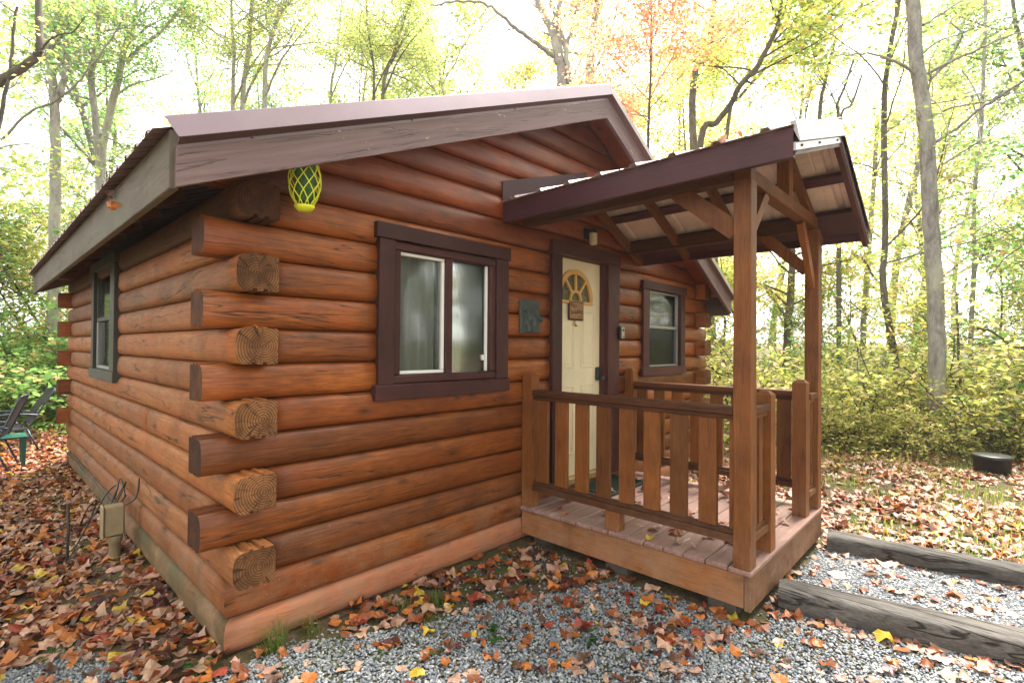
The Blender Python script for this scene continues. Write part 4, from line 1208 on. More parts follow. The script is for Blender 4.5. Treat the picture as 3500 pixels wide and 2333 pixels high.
grass('lawn_grass', P, rng.uniform(.035, .10, len(P)), rng.uniform(.005, .010, len(P)), gcol[rng.integers(0, 4, len(P))] * rng.uniform(.9, 1.7, (len(P), 1)))
# sparse short grass at the wall foot and in the corner
x = rng.uniform(-1.0, 2.4, 9000); y = rng.uniform(-.75, -.02, 9000); x[:2500] = rng.uniform(-1.5, -.05, 2500); y[:2500] = rng.uniform(-.6, 6, 2500)
k = nz2f(x * 3 + 2, y * 3) > .32; P = np.c_[x, y, gz(x, y)][k]; P = P[seen(P, 100, 100)]
grass('low_ground_grass', P, rng.uniform(.015, .05, len(P)), rng.uniform(.003, .006, len(P)), gcol[rng.integers(0, 4, len(P))] * rng.uniform(.7, 1.1, (len(P), 1)))
def tuft(x, y, n, h, label, spread=.07):
    a = rng.uniform(0, 6.28, n); r = rng.uniform(0, spread, n)
    P = np.c_[x + r * np.cos(a), y + r * np.sin(a), np.full(n, float(gz(x, y)))]
    o = grass('grass_tuft', P, rng.uniform(.5, 1, n) * h, np.full(n, .006), gcol[rng.integers(0, 2, n)] * rng.uniform(.6, 1.1, (n, 1)), 1.0)
    del o['kind']; tag(o, label, 'grass tuft')
tuft(.20, -.13, 60, .22, 'tall grass tuft at the foot of the near cabin corner')
tuft(.42, -.10, 26, .16, 'thin grass blades beside the tall tuft at the near corner')
tuft(1.12, -.36, 110, .11, 'dense bright grass clump on the ground below the wide window', .06)
tuft(.93, -.22, 40, .10, 'small ragged grass clump against the wall below the wide window', .09)
tuft(1.42, -.12, 40, .07, 'short grass clump against the wall right below the window casing', .08)
def broad(x, y, n, s_, label, h=.06):
    b = MB(); base = np.array([x, y, float(gz(x, y))]); cs = [np.array([.10, .14, .03])]; b.add([base], [])
    for i in range(n):
        a = rng.uniform(0, 6.28); r = rng.uniform(.2, 1) * s_ * .9; c = base + np.array([r * math.cos(a), r * math.sin(a), rng.uniform(.3, 1) * h])
        d = np.array([math.cos(a), math.sin(a), rng.uniform(-.2, .3)]); q = np.cross(d, (0, 0, 1)); q /= np.linalg.norm(q); L = s_ * rng.uniform(.6, 1)
        V = [c, c + d * L * .35 + q * L * .32, c + d * L * .8 + q * L * .22, c + d * L * 1.05, c + d * L * .8 - q * L * .22, c + d * L * .35 - q * L * .32, c + d * L * .55 - np.array([0, 0, .008])]
        k0 = len(b.V); b.add(V, [[0, 1, 6], [1, 2, 6], [2, 3, 6], [3, 4, 6], [4, 5, 6], [5, 0, 6]]); b.V.append(tuple(c + q * .004)); b.F.append([0, k0, k0 + 7]); b.M.append(0); b.S.append(False); cs += [np.array([.05, .14, .03]) * rng.uniform(.6, 1.4)] * 8
    o = mk('weed_plant', np.array(b.V), b.F, LEAFT, None, base, False, col=np.array(cs)); tag(o, label, 'weed')
for x, y, n, s_, lb_ in ((1.10, -.92, 12, .055, 'leafy green weed growing in the gravel below the middle of the photo'), (1.45, -1.30, 9, .05, 'upright green weed in the gravel right of the leafy one'),
                     (.78, -.80, 7, .04, 'small green weed between pale leaves on the front gravel'), (-.15, -.02, 9, .055, 'green weed at the left foot of the near cabin corner'),
                     (-.30, -.25, 12, .05, 'spreading green weed among leaves in the bottom left foreground'), (.12, -.55, 6, .035, 'tiny green weed in gravel near the cabin corner'),
                     (-.62, .75, 5, .05, 'single green sprout in the leaf litter left of the cabin'), (1.9, -.45, 10, .035, 'low clover patch near the porch left end'), (1.75, -.62, 10, .03, 'low clover patch at the gravel edge before the porch'), (.55, -.62, 6, .03, 'little clover on the gravel under the wall')):
    broad(x, y, n, s_, lb_)

# ================================================================== SMALL THINGS LEFT OF THE CABIN
ut = empty('utility_pedestal', (-.14, 2.09, -.08), 'beige utility box on a short pipe beside the left wall', 'utility box')
b = MB().box(-.225, -.095, 2.03, 2.12, .16, .40, 0, .012); b.build('box', UTIL, ut, (-.14, 2.09, .28))
boxpart('box_lid', UTIL, ut, -.240, -.2255, 2.022, 2.128, .15, .405, .006)
MB().lathe((-.15, 2.08, 0), [(.040, -.12), (.040, .10), (.050, .105), (.050, .158)], 16).build('pipe', UTIL, ut, (-.15, 2.08, 0))
def coil(name, pts, r, label, cat='cable'):
    return tag(MB().tube(pts, r, 6).build(name, BLACK, None, pts[0]), label, cat)
def spl(ctrl, n=10):
    c = np.array(ctrl, float); out = []
    c = np.vstack([2 * c[0] - c[1], c, 2 * c[-1] - c[-2]])
    for i in range(1, len(c) - 2):
        for t in np.linspace(0, 1, n, endpoint=False):
            a, b_, d, e = c[i - 1], c[i], c[i + 1], c[i + 2]
            out.append(.5 * ((2 * b_) + (-a + d) * t + (2 * a - 5 * b_ + 4 * d - e) * t * t + (-a + 3 * b_ - 3 * d + e) * t ** 3))
    out.append(c[-2]); return np.array(out)
coil('black_cable', spl([(-.16, 2.16, .40), (-.10, 2.3, .50), (-.16, 2.4, .42), (-.24, 2.36, .28), (-.33, 2.30, .22), (-.30, 2.25, .36), (-.24, 2.3, .40), (-.26, 2.4, .24), (-.36, 2.35, .04), (-.42, 2.3, -.07)]), .006, 'looped black cable hanging from the beige utility box to the ground')
coil('black_cable', spl([(-.14, 2.16, .40), (-.06, 2.25, .52), (-.05, 2.35, .46), (-.11, 2.3, .34), (-.07, 2.2, .42), (-.08, 2.34, .54), (-.12, 2.3, .38)]), .005, 'bundle of black wire knotted behind the top of the utility box')
coil('wall_cable', spl([(-.045, 2.3, .40)] + [(-.036, 2.3 + .5 * i, .195 + .012 * math.sin(i * 2.3)) for i in range(1, 9)]), .007, 'thin cable running back along the left wall foot')
coil('wall_cable', spl([(-.10, 2.0, .40), (-.055, 1.95, .44), (-.03, 1.955, .50), (-.02, 1.96, .60)]), .006, 'short dark cable rising from the utility box onto the wall')
tag(MB().tube([(-.41, 2.34, -.15), (-.405, 2.335, .2), (-.408, 2.34, .40)], .010, 8).build('metal_stake', STEEL, None, (-.41, 2.34, -.1)), 'thin rusty metal stake standing in the leaves left of the utility box', 'stake')

tb = empty('side_table', (-.62, 7.15, -.09), 'small dark green plastic side table behind the left end of the cabin', 'table')
x0, x1, y0, y1 = -.86, -.38, 6.9, 7.3; zt_ = .37
boxpart('table_top', PVC, tb, x0, x1, y0, y1, zt_ - .035, zt_, .012)
for x in (x0 + .04, x1 - .04):
    for y in (y0 + .04, y1 - .04):
        b = MB(); b.add([(x - .03, y - .03, zt_ - .036), (x + .03, y - .03, zt_ - .036), (x + .03, y + .03, zt_ - .036), (x - .03, y + .03, zt_ - .036), (x - .02, y - .02, -.1), (x + .02, y - .02, -.1), (x + .02, y + .02, -.1), (x - .02, y + .02, -.1)],
              [[0, 1, 2, 3], [7, 6, 5, 4], [0, 4, 5, 1], [1, 5, 6, 2], [2, 6, 7, 3], [3, 7, 4, 0]]); b.build('leg', PVC, tb, (x, y, .1))
def chair(x, y, ang, label, recl=.35):
    r = empty('patio_chair', (x, y, -.09), label, 'chair', None)
    c, s_ = math.cos(ang), math.sin(ang)
    def T(p): return np.array([x + p[0] * c - p[1] * s_, y + p[0] * s_ + p[1] * c, -.09 + p[2]])
    w2_ = .27
    bt = (-.24 - .45 * math.sin(recl) - .1, 0, .42 + .60)
    for sg_ in (-1, 1):
        pts = [T((.26, sg_ * w2_, .42)), T((0, sg_ * w2_, .40)), T((-.20, sg_ * w2_, .40)), T((-.27, sg_ * w2_, .48)), T((bt[0], sg_ * w2_, bt[2]))]
        MB().tube(spl(pts, 6), .013, 8).build('side_rail', CHAIRF, r, pts[0])
        MB().tube([T((.24, sg_ * (w2_ + .02), 0)), T((.10, sg_ * (w2_ + .02), .62))], .013, 8).build('leg', CHAIRF, r, T((.2, 0, .3)))
        MB().tube([T((-.38, sg_ * (w2_ + .02), 0)), T((-.22, sg_ * (w2_ + .02), .40))], .013, 8).build('leg', CHAIRF, r, T((-.3, 0, .3)))
        MB().tube(spl([T((.16, sg_ * (w2_ + .03), .60)), T((.05, sg_ * (w2_ + .03), .64)), T((-.2, sg_ * (w2_ + .03), .63)), T((-.36, sg_ * (w2_ + .01), .60))], 5), .016, 8).build('armrest', CHAIRF, r, T((0, 0, .6)))
    for nm, q in (('seat_sling', [(.26, .42), (0, .385), (-.20, .395)]), ('back_sling', [(-.26, .47), (-.35, .70), (bt[0], bt[2])])):
        V = []
        for a, z in q: V += [T((a, -w2_, z)), T((a, w2_, z)), T((a, w2_, z - .006)), T((a, -w2_, z - .006))]
        F = []
        for i in range(len(q) - 1):
            for j in range(4): F.append([i * 4 + j, i * 4 + (j + 1) % 4, (i + 1) * 4 + (j + 1) % 4, (i + 1) * 4 + j])
        mk(nm, V, F, SLING, r, V[0])
    MB().tube([T((bt[0], -w2_, bt[2])), T((bt[0], w2_, bt[2]))], .013, 8).build('top_rail', CHAIRF, r, T(bt))
    return r
p = at(22, 8.1); chair(p[0], p[1], PI * 1.02, 'dark patio sling chair leaning back behind the green table', .5)
p = at(-75, 6.9); chair(p[0], p[1], PI * .93, 'black patio sling chair cut by the left edge of the photo', .3)

bk = empty('black_bucket', (8.62, -2.98, float(gz(8.62, -2.98))), 'low black tub with a lid at the edge of the woods on the right', 'tub')
c = (8.62, -2.98, float(gz(8.62, -2.98)))
MB().lathe(c, [(0, 0), (.165, 0), (.19, .02), (.20, .20), (.212, .205), (.212, .225), (.2, .226)], 26).build('tub_body', BLACK, bk, c)
MB().lathe(c, [(.222, .227), (.224, .243), (.20, .252), (.12, .262), (0, .266)], 26).build('tub_lid', simple('worn_black_lid', (.035, .037, .038), .35, .5, 0, 12, .3), bk, (c[0], c[1], c[2] + .24))

# ================================================================== TREES
LEAFQ_V = np.array([[-.5, 0, 0], [-.08, -.36, .09], [.5, 0, -.03], [-.08, .36, .09]]); LEAFQ_F = np.array([[0, 1, 2], [0, 2, 3]])
LEAFB_V = np.array([[-.5, 0, 0], [-.22, -.34, .07], [.22, -.25, .06], [.55, 0, -.06], [.22, .25, .06], [-.22, .34, .07]]); LEAFB_F = np.array([[0, 1, 2], [0, 2, 3], [0, 3, 4], [0, 4, 5]])
def leaves(name, C, size, pal, wts, parent, big=False, tilt=.6, label=None):
    n = len(C); ci = rng.choice(len(pal), n, p=np.array(wts) / sum(wts)); pal = np.array(pal)
    cl = np.clip(pal[ci] * 2.0, 0, .9); cl = .86 * cl + .14 * cl.mean(1, keepdims=True) * 1.15; cl = cl * rng.uniform(.7, 1.25, (n, 1)); PV, PF = (LEAFB_V, LEAFB_F) if big else (LEAFQ_V, LEAFQ_F)
    R = rot_mats(n, np.abs(rng.normal(0, tilt, n))); s_ = size * rng.uniform(.6, 1.25, n)
    V = np.einsum('nij,kj->nki', R, PV) * s_[:, None, None] + C[:, None, :]; k = len(PV)
    F = (PF[None] + (np.arange(n) * k)[:, None, None]).reshape(-1, 3)
    o = mk(name, V.reshape(-1, 3), F, LEAFT, parent, col=np.repeat(cl, k, 0)); o['kind'] = 'stuff'; return o

def branch_pts(p0, d, L, n=6, wob=.18, grav=0.0):
    P = [np.array(p0, float)]; d = np.array(d, float); d /= np.linalg.norm(d)
    for i in range(n):
        d = d + rng.normal(0, wob, 3) * np.array([1, 1, .7]) + np.array([0, 0, grav]); d /= np.linalg.norm(d)
        P.append(P[-1] + d * L / n)
    return np.array(P)
class Acc:
    def __init__(s): s.V = []; s.F = []; s.b = 0
    def tube(s, P, r, n):
        V, F = tube_np(np.asarray(P), r, n); s.V.append(V); s.F.append(F + s.b); s.b += len(V)
    def out(s, name, mat, parent, kind='stuff', origin=None):
        o = mk(name, np.concatenate(s.V), np.concatenate(s.F), mat, parent, smooth=True, origin=origin)
        if kind: o['kind'] = kind
        return o
def grow(acc, P, r0, leafpts, subs=5, lsub=.5, ntw=5, ltw=.55, nl=14, upb=.05, spread=.16, start=.25, flat=.35):
    """side branches and twigs on a limb P; leaf centres are collected"""
    L = np.linalg.norm(np.diff(P, axis=0), axis=1).sum(); k = len(P)
    for i in range(subs):
        t = start + (1 - start) * (i + rng.random()) / subs; q = t * (k - 1); j = min(int(q), k - 2); f = q - j
        p = P[j] * (1 - f) + P[j + 1] * f; ax = P[j + 1] - P[j]; ax /= np.linalg.norm(ax)
        d = ax * .55 + rng.normal(0, 1, 3) * np.array([1, 1, flat]); d[2] += upb
        LL = L * lsub * (1.15 - t * .6) * rng.uniform(.7, 1.2)
        S = branch_pts(p, d, LL, 5, .16, .02); rr = r0 * (1 - t * .75) * .5
        acc.tube(S, np.linspace(rr, rr * .35, len(S)), 4)
        for m_ in range(ntw):
            tt = .25 + .75 * (m_ + rng.random()) / ntw; qq = tt * (len(S) - 1); jj = min(int(qq), len(S) - 2); p2 = S[jj] * (1 - (qq - jj)) + S[jj + 1] * (qq - jj)
            d2 = (S[jj + 1] - S[jj]); d2 /= np.linalg.norm(d2); d2 = d2 * .7 + rng.normal(0, .8, 3) * np.array([1, 1, flat])
            Tw = branch_pts(p2, d2, ltw * rng.uniform(.6, 1.3), 3, .2)
            acc.tube(Tw, np.linspace(max(.004, rr * .28), .0025, len(Tw)), 3)
            if nl:
                tq = rng.uniform(.1, 1.1, nl) * (len(Tw) - 1); jq = np.clip(tq.astype(int), 0, len(Tw) - 2); fq = (tq - jq)[:, None]
                leafpts.append(Tw[jq] * (1 - fq) + Tw[jq + 1] * fq + rng.normal(0, spread, (nl, 3)) * np.array([1, 1, .55]))
PG = [(.13, .19, .03), (.18, .23, .04), (.25, .27, .05), (.34, .30, .06), (.08, .13, .022)]           # fresh to yellow greens
PY_ = [(.34, .30, .045), (.26, .27, .045), (.42, .30, .05), (.16, .20, .035), (.40, .20, .06)]
PO = [(.60, .17, .09), (.56, .22, .10), (.48, .11, .05), (.34, .30, .06), (.5, .33, .2)]
PB = [(.06, .15, .025), (.09, .19, .03), (.13, .23, .04), (.20, .25, .05), (.32, .20, .07)]

def auto_tree(name, H, r, crown0, nlimb, pal, wts, leaf=.11, nl=16, loc=(0, 0), lean=0.0, barkm=BARKM, limbL=.3, subs=5, ntw=5, fork=False, label=None, cat='tree', group=None, spread=.18):
    z0 = float(gz(*loc)) - .1
    root = empty(name, (loc[0], loc[1], z0), label, cat, group)
    base = np.array([loc[0], loc[1], z0])
    la = rng.uniform(0, 6.28)
    T_pts = [base]; d = np.array([lean * math.cos(la), lean * math.sin(la), 1.0])
    for i in range(12):
        d = d + rng.normal(0, .045, 3) * np.array([1, 1, 0]); d /= np.linalg.norm(d); T_pts.append(T_pts[-1] + d * H / 12)
    T_pts = np.array(T_pts); rad = r * (1 - .82 * np.linspace(0, 1, 13) ** 1.1); rad[0] *= 1.35
    V, F = tube_np(T_pts, rad, 10); mk('trunk', V, F, barkm, root, smooth=True)
    acc = Acc(); lp = []
    for i in range(nlimb):
        t = crown0 + (1 - crown0) * (i + rng.random() * .8) / nlimb; q = t * 12; j = min(int(q), 11); p = T_pts[j] * (1 - (q - j)) + T_pts[j + 1] * (q - j)
        a = i * 2.4 + rng.uniform(-.5, .5); el = .25 + .75 * t + rng.uniform(-.15, .2)
        d = np.array([math.cos(a) * math.cos(el), math.sin(a) * math.cos(el), math.sin(el)])
        L = H * limbL * (1.15 - .75 * max(0, t - .2)) * rng.uniform(.7, 1.15); rr = r * (1 - .8 * t) * .55
        LPt = branch_pts(p, d, L, 7, .13, .02); acc.tube(LPt, np.linspace(rr, rr * .25, 8), 6)
        grow(acc, LPt, rr, lp, subs, .5, ntw, .55, nl, spread=spread)
    acc.out('branches', barkm, root)
    if lp: leaves('crown', np.concatenate(lp), leaf, pal, wts, root)
    return root

def hand_tree(name, path, depth, r0, r1, bark_, label, limbs=(), pal=None, wts=None, leaf=.10, nl=0, group=None, zbase=None, grow_k=None, auto=0, base_u=None, twig=1.0):
    """path: photograph columns/rows of the trunk, from low to high, at one distance; rooted straight below its lowest point"""
    P = [atv(u, v, depth) for u, v in path]
    b_ = at(base_u if base_u is not None else path[0][0] + 0, depth); g0 = float(gz(b_[0], b_[1])) - .12
    base = np.array([b_[0], b_[1], g0])
    C = [base] + ([base * .5 + P[0] * .5] if P[0][2] - g0 > 1.5 else []) + P
    C = spl(C, 5); L = len(C)
    root = empty(name, base, label, 'tree', group)
    r0, r1 = r0 * .84, r1 * .84; rad = np.linspace(r0, r1, L); rad[0] *= 1.3
    C = C + rng.normal(0, r0 * .06, C.shape)
    V, F = tube_np(C, rad, 12); mk('trunk', V, F, bark_, root, smooth=True)
    lp = []; acc = Acc()
    for lm in limbs:
        pts = lm[0]; ra, rb = lm[1] * .82, lm[2] * .8; bd = lm[3] if len(lm) > 3 else 0.0   # bd: how far the limb swings towards (-) or away (+)
        Q = np.array([atv(u, v, depth + bd * i / max(1, len(pts) - 1)) for i, (u, v) in enumerate(pts)]); Q = spl(Q, 5)
        Q[1:] += rng.normal(0, ra * .25, Q[1:].shape)
        V, F = tube_np(Q, np.linspace(ra, rb, len(Q)), 8); mk('limb', V, F, bark_, root, smooth=True, origin=Q[0])
        gk = dict(subs=5, lsub=.42, ntw=4, ltw=.4, nl=nl); gk.update(grow_k or {}); 
        if len(lm) > 4: gk.update(lm[4])
        if gk['subs']: grow(acc, Q, ra, lp, **gk)
    for i in range(auto):
        j = int(L * (.45 + .55 * (i + rng.random()) / auto)); j = min(j, L - 2)
        a = rng.uniform(0, 6.28); el = rng.uniform(.2, .9); d = np.array([math.cos(a) * math.cos(el), math.sin(a) * math.cos(el), math.sin(el)])
        Q = branch_pts(C[j], d, rng.uniform(1.4, 2.8), 7, .15, .03); rr = rad[j] * .4
        acc.tube(Q, np.linspace(rr, rr * .3, 8), 6); gk = dict(subs=6, lsub=.5, ntw=5, ltw=.5, nl=nl); gk.update(grow_k or {}); grow(acc, Q, rr, lp, **gk)
    if acc.V: acc.out('twigs', bark_, root)
    if lp and pal: leaves('crown', np.concatenate(lp), leaf, pal, wts, root)
    return root
Z1 = lambda x, y: (x * .38265, y * .38265)                 # measured in enlargements of the photograph
Z2 = lambda x, y: (900 + x * .51, y * .51)
Z3 = lambda x, y: (2000 + x * .6375, y * .6375)
ZB = lambda x, y: (2400 + x * .574, 800 + y * .574)
ZC = lambda x, y: (2850 + x * .574, y * .574)
G = (6, 5, 4, 2, 2)
hand_tree('maple_tree', [Z1(492, 1300), Z1(490, 900), Z1(450, 600), Z1(425, 420), Z1(390, 200), (130, -60)], 12, .15, .05, BARKP, 'pale grey forked tree seen above the left eave, second from the left edge',
          [([Z1(495, 900), Z1(545, 800), Z1(580, 600), Z1(600, 300), Z1(615, 100), (240, -60)], .10, .04), ([Z1(10, 1250), Z1(250, 1010), Z1(450, 930), Z1(520, 880), Z1(700, 740), Z1(800, 600), Z1(960, 400), Z1(1110, 140)], .035, .02, -1)], PB, G, .080, 16, auto=10)
hand_tree('maple_tree', [Z1(890, 1560), Z1(850, 1050), Z1(810, 700), Z1(850, 450), Z1(890, 150), (352, -60)], 13, .12, .06, BARKP, 'slim pale tree with a straight leaning stem, left of the leaning forked tree',
          [([Z1(900, 1200), Z1(1010, 1250), Z1(1100, 1320)], .03, .01)], PG, G, .080, 16, auto=10)
hand_tree('maple_tree', [Z1(905, 1480), Z1(950, 1150), Z1(1060, 700), Z1(1100, 480), Z1(1150, 330), Z1(1200, 180), (468, -60)], 14, .15, .05, BARKP, 'pale tree leaning right and forking high above the left eave',
          [([Z1(1130, 560), Z1(1240, 440), Z1(1400, 320), Z1(1450, 270), Z1(1600, 100), (650, -40)], .07, .03), ([Z1(1100, 700), Z1(1240, 630), Z1(1400, 630), Z1(1650, 640)], .02, .008, -1)], PB, G, .080, 16, auto=11, base_u=330)
hand_tree('dark_branch_tree', [Z1(-60, 900), (-5, 285), Z1(110, 660), Z1(290, 540), Z1(355, 420), Z1(350, 250), Z1(345, 40), (128, -60)], 7.5, .085, .045, BARKD, 'dark crooked trunk bending in from the left edge at the top',
          [([Z1(-30, 1250), Z1(20, 950), Z1(70, 720), Z1(110, 400), Z1(150, 60)], .035, .02), ([Z1(360, 480), Z1(410, 390), Z1(520, 320), Z1(660, 280), Z1(760, 150)], .018, .008, -.6)], [(.30, .33, .04), (.38, .36, .05), (.2, .27, .03), (.42, .22, .06), (.1, .2, .02)], G, .075, 5, base_u=-120, grow_k=dict(subs=4, ntw=3))
for i, (pth, dp, r) in enumerate((([Z1(2080, 940), Z1(2090, 500), Z1(2070, 200), (790, -60)], 15, .085), ([Z1(2170, 940), Z1(2200, 600), Z1(2230, 350), Z1(2250, 0), (862, -60)], 15, .11), ([(905, 330), Z2(30, 340), Z2(110, 100), Z2(180, 0), (1005, -70)], 14, .09),
                                  ([Z2(450, 660), Z2(480, 450), Z2(510, 200), Z2(530, -60)], 20, .08), ([Z2(740, 640), Z2(740, 450), Z2(700, 200), Z2(690, -60)], 17, .07), ([Z2(800, 640), Z2(870, 380), Z2(930, 180), Z2(1000, -60)], 17, .09), ([Z2(1180, 620), Z2(1210, 480), Z2(1240, 300)], 22, .06))):
    hand_tree('maple_tree', pth, dp, r, r * .45, BARKP if i < 4 else BARKM, ['thin upright stem rising above the middle of the long roof slope', 'taller of two upright stems above the middle of the long roof slope', 'stem curving to the right just right of the two upright stems', 'very thin pale stem halfway along the roof line', 'slim stem with steep forks above the roof line', 'slim stem leaning right beside the one with steep forks', 'faint thin sapling stem far behind the roof'][i],
              [([pth[0], (pth[0][0] + 60, pth[0][1] - 130), (pth[0][0] + 160, pth[0][1] - 260)], r * .5, .01, -1)], PG, (4, 5, 5, 4, 2), .080, 15, auto=13)
hand_tree('maple_tree', [Z2(2000, 560), Z2(1975, 400), Z2(1950, 250), Z2(1890, 110), Z2(1820, -20), (1815, -80)], 15, .19, .10, BARKP, 'large pale multi-stemmed tree behind the ridge of the cabin roof',
          [([Z2(2045, 560), Z2(2020, 300), Z2(1960, 130), Z2(1925, 0), (1875, -70)], .10, .07), ([Z2(2020, 320), Z2(2060, 230), Z2(2090, 80), Z2(2160, -40)], .075, .05), ([Z2(1945, 380), Z2(1850, 300), Z2(1740, 230), Z2(1600, 110), Z2(1480, 20), Z2(1300, 10), Z2(1120, 40)], .085, .025, -1.5), ([Z2(1995, 500), Z2(1990, 270), Z2(1985, 100), Z2(2000, -60)], .12, .08), ([Z2(1990, 270), Z2(1850, 220), Z2(1700, 212), Z2(1560, 240), Z2(1475, 310)], .02, .008, -1)],
          [(.34, .34, .05), (.26, .30, .05), (.42, .36, .06), (.2, .25, .04), (.45, .24, .08)], (3, 4, 3, 3, 1), .08, 5, auto=5, grow_k=dict(subs=4, ntw=3))
hand_tree('maple_tree', [Z2(2185, 550), Z2(2195, 350), Z2(2215, 150), Z2(2245, 0), (2050, -80)], 15, .14, .11, BARKP, 'straight pale trunk just right of the multi-stemmed tree',
          [([Z2(2190, 520), Z2(2270, 380), Z2(2330, 210), Z2(2380, 20)], .06, .04), ([Z2(2070, 540), Z2(2130, 400), Z2(2220, 270), Z2(2290, 120)], .03, .015)], PY_, (3, 4, 2, 3, 1), .08, 6, auto=4, grow_k=dict(subs=4, ntw=3))
hand_tree('young_oak_tree', [(2215, 520), (2218, 400), (2224, 250), (2226, 60), (2222, -60)], 11, .045, .018, BARKM, 'slender young tree with pinkish-orange leaves right of the roof ridge', [], PO, (6, 5, 3, 2, 3), .075, 22, auto=26, grow_k=dict(subs=6, ntw=5, ltw=.35, spread=.14))
hand_tree('maple_tree', [(2372, 520), Z3(575, 600), Z3(590, 380), Z3(660, 270), Z3(680, 100), Z3(695, -60)], 15, .15, .08, BARKM, 'dark bending trunk blurred behind the orange-leaved young tree', [([Z3(665, 280), Z3(780, 200), Z3(860, 120), Z3(1000, 30)], .06, .03)], PY_, (4, 5, 2, 4, 1), .10, 14, auto=10)
hand_tree('curved_maple_tree', [(2395, 480), Z3(700, 660), Z3(780, 560), Z3(830, 460), Z3(920, 360), Z3(980, 250), Z3(1030, 140), Z3(1050, 0), (2672, -80)], 11, .085, .05, BARKD, 'dark curved trunk sweeping up to the right above the porch roof', [([Z3(830, 460), Z3(900, 400), Z3(1010, 340), Z3(1090, 280)], .03, .012, 1)],
          [(.22, .30, .04), (.32, .34, .05), (.14, .22, .03), (.42, .34, .05), (.4, .2, .06)], (5, 5, 3, 3, 1), .11, 16, auto=13, base_u=2330)
hand_tree('maple_tree', [Z3(770, 640), Z3(830, 520), Z3(1000, 330), Z3(1150, 190), Z3(1290, 80), Z3(1390, 0)], 14, .07, .03, BARKM, 'faint leaning trunk crossing behind the curved dark one', [], PG, G, .10, 10, auto=7, base_u=2400)
for i, (pth, dp, r, lb_) in enumerate((([Z3(1258, 640), Z3(1285, 450), Z3(1310, 330), Z3(1345, 190)], 13, .07, 'pale bare-topped trunk just left of the porch roof peak'), ([Z3(1358, 660), Z3(1350, 570), Z3(1385, 480), Z3(1440, 320)], 13, .06, 'pale thin trunk rising from the porch roof peak'), ([Z3(1365, 680), Z3(1430, 560), Z3(1485, 400)], 13.5, .055, 'pale thin trunk leaning right from the porch roof peak'))):
    hand_tree('bare_tree', pth, dp, r, r * .5, BARKM, lb_, [([pth[1], (pth[1][0] - 40, pth[1][1] - 100), (pth[1][0] - 50, pth[1][1] - 200)], .02, .008)], PY_, (3, 4, 2, 3, 1), .085, 4, auto=4, grow_k=dict(subs=4, ntw=3))
hand_tree('spruce_tree', [(3202, 1250), (3198, 1000), (3179, 700), Z3(1820, 650), Z3(1780, 350), Z3(1755, 0), (3112, -100)], 8.5, .155, .110, BARKP, 'big straight grey trunk with bare dead branches on the right side',
          [([ZC(490, 450), ZC(420, 395), ZC(340, 355), ZC(220, 325), ZC(100, 325), ZC(0, 330)], .035, .008, -.8, dict(subs=3)), ([ZC(530, 150), ZC(620, 95), ZC(720, 30), ZC(820, -30)], .03, .012, .5, dict(subs=4)), ([ZC(530, 320), ZC(620, 250), ZC(760, 200), ZC(900, 140), ZC(1130, 80)], .018, .007, -.6, dict(subs=5)),
           ([ZC(555, 440), ZC(690, 370), ZC(850, 300), ZC(1000, 230), ZC(1132, 190), ZC(1250, 170)], .030, .012, -.8, dict(subs=6)), ([ZC(570, 480), ZC(680, 370), ZC(740, 260), ZC(765, 200), ZC(700, 130), ZC(740, 80)], .028, .010, -.3, dict(subs=3)),
           ([ZC(545, 590), ZC(575, 480), ZC(570, 380), ZC(630, 250)], .02, .008, -.5, dict(subs=2)), ([ZC(580, 620), ZC(720, 595), ZC(900, 550), ZC(1010, 500)], .018, .007, -.6, dict(subs=4)), ([ZC(585, 690), ZC(720, 640), ZC(920, 600), ZC(1000, 560), ZC(1132, 550)], .022, .010, -.8, dict(subs=4)),
           ([ZC(600, 850), ZC(760, 740), ZC(880, 640), ZC(1000, 570), ZC(1132, 480), ZC(1250, 420)], .032, .016, -1.0, dict(subs=6)), ([ZC(640, 985), ZC(760, 910), ZC(870, 840), ZC(950, 800)], .018, .008, -.6, dict(subs=3)), ([ZC(575, 590), ZC(630, 640), ZC(680, 780), ZC(700, 890)], .015, .005, -.5, dict(subs=2)),
           ([ZC(765, 420), ZC(830, 520), ZC(890, 680), ZC(870, 880), ZC(820, 1110)], .015, .006, -.9, dict(subs=3)), ([ZC(820, 570), ZC(860, 740), ZC(880, 870), ZC(930, 920)], .017, .007, -.9, dict(subs=2)), ([ZC(530, 750), ZC(505, 700), ZC(520, 690), ZC(480, 655), ZC(400, 720), ZC(330, 790)], .014, .006, -.3, dict(subs=2)),
           ([ZC(960, 600), ZC(1020, 680), ZC(1060, 790), ZC(1085, 880)], .012, .005, -.9, dict(subs=2)), ([ZC(600, 1210), ZC(700, 1170), ZC(860, 1140), ZC(1000, 1140), ZC(1130, 1150)], .016, .007, -.6, dict(subs=3))],
          grow_k=dict(nl=0, subs=4, ntw=3, ltw=.28, lsub=.3, start=.35))
hand_tree('forked_tree', [ZB(1185, 1100), ZB(1160, 800), ZB(1100, 480), ZB(1075, 250), ZB(1090, 0), ZC(300, 650), ZC(320, 400), ZC(380, 50), ZC(400, -80)], 10, .085, .045, BARKM, 'grey-brown trunk with a crooked fork between the porch post and the big grey trunk',
          [([ZB(1020, 250), ZB(960, 150), ZB(930, 130), ZB(880, 115)], .025, .008, -.4, dict(subs=3)), ([ZB(1030, 505), ZB(950, 460), ZB(880, 400)], .02, .008, -.4, dict(subs=2)), ([ZC(245, 1050), ZC(230, 1000), ZC(150, 975), ZC(90, 972)], .02, .008, -.3, dict(subs=2)), ([ZC(290, 800), ZC(410, 720), ZC(440, 670)], .015, .006)], PG, (4, 5, 5, 3, 1), .10, 9, auto=8)
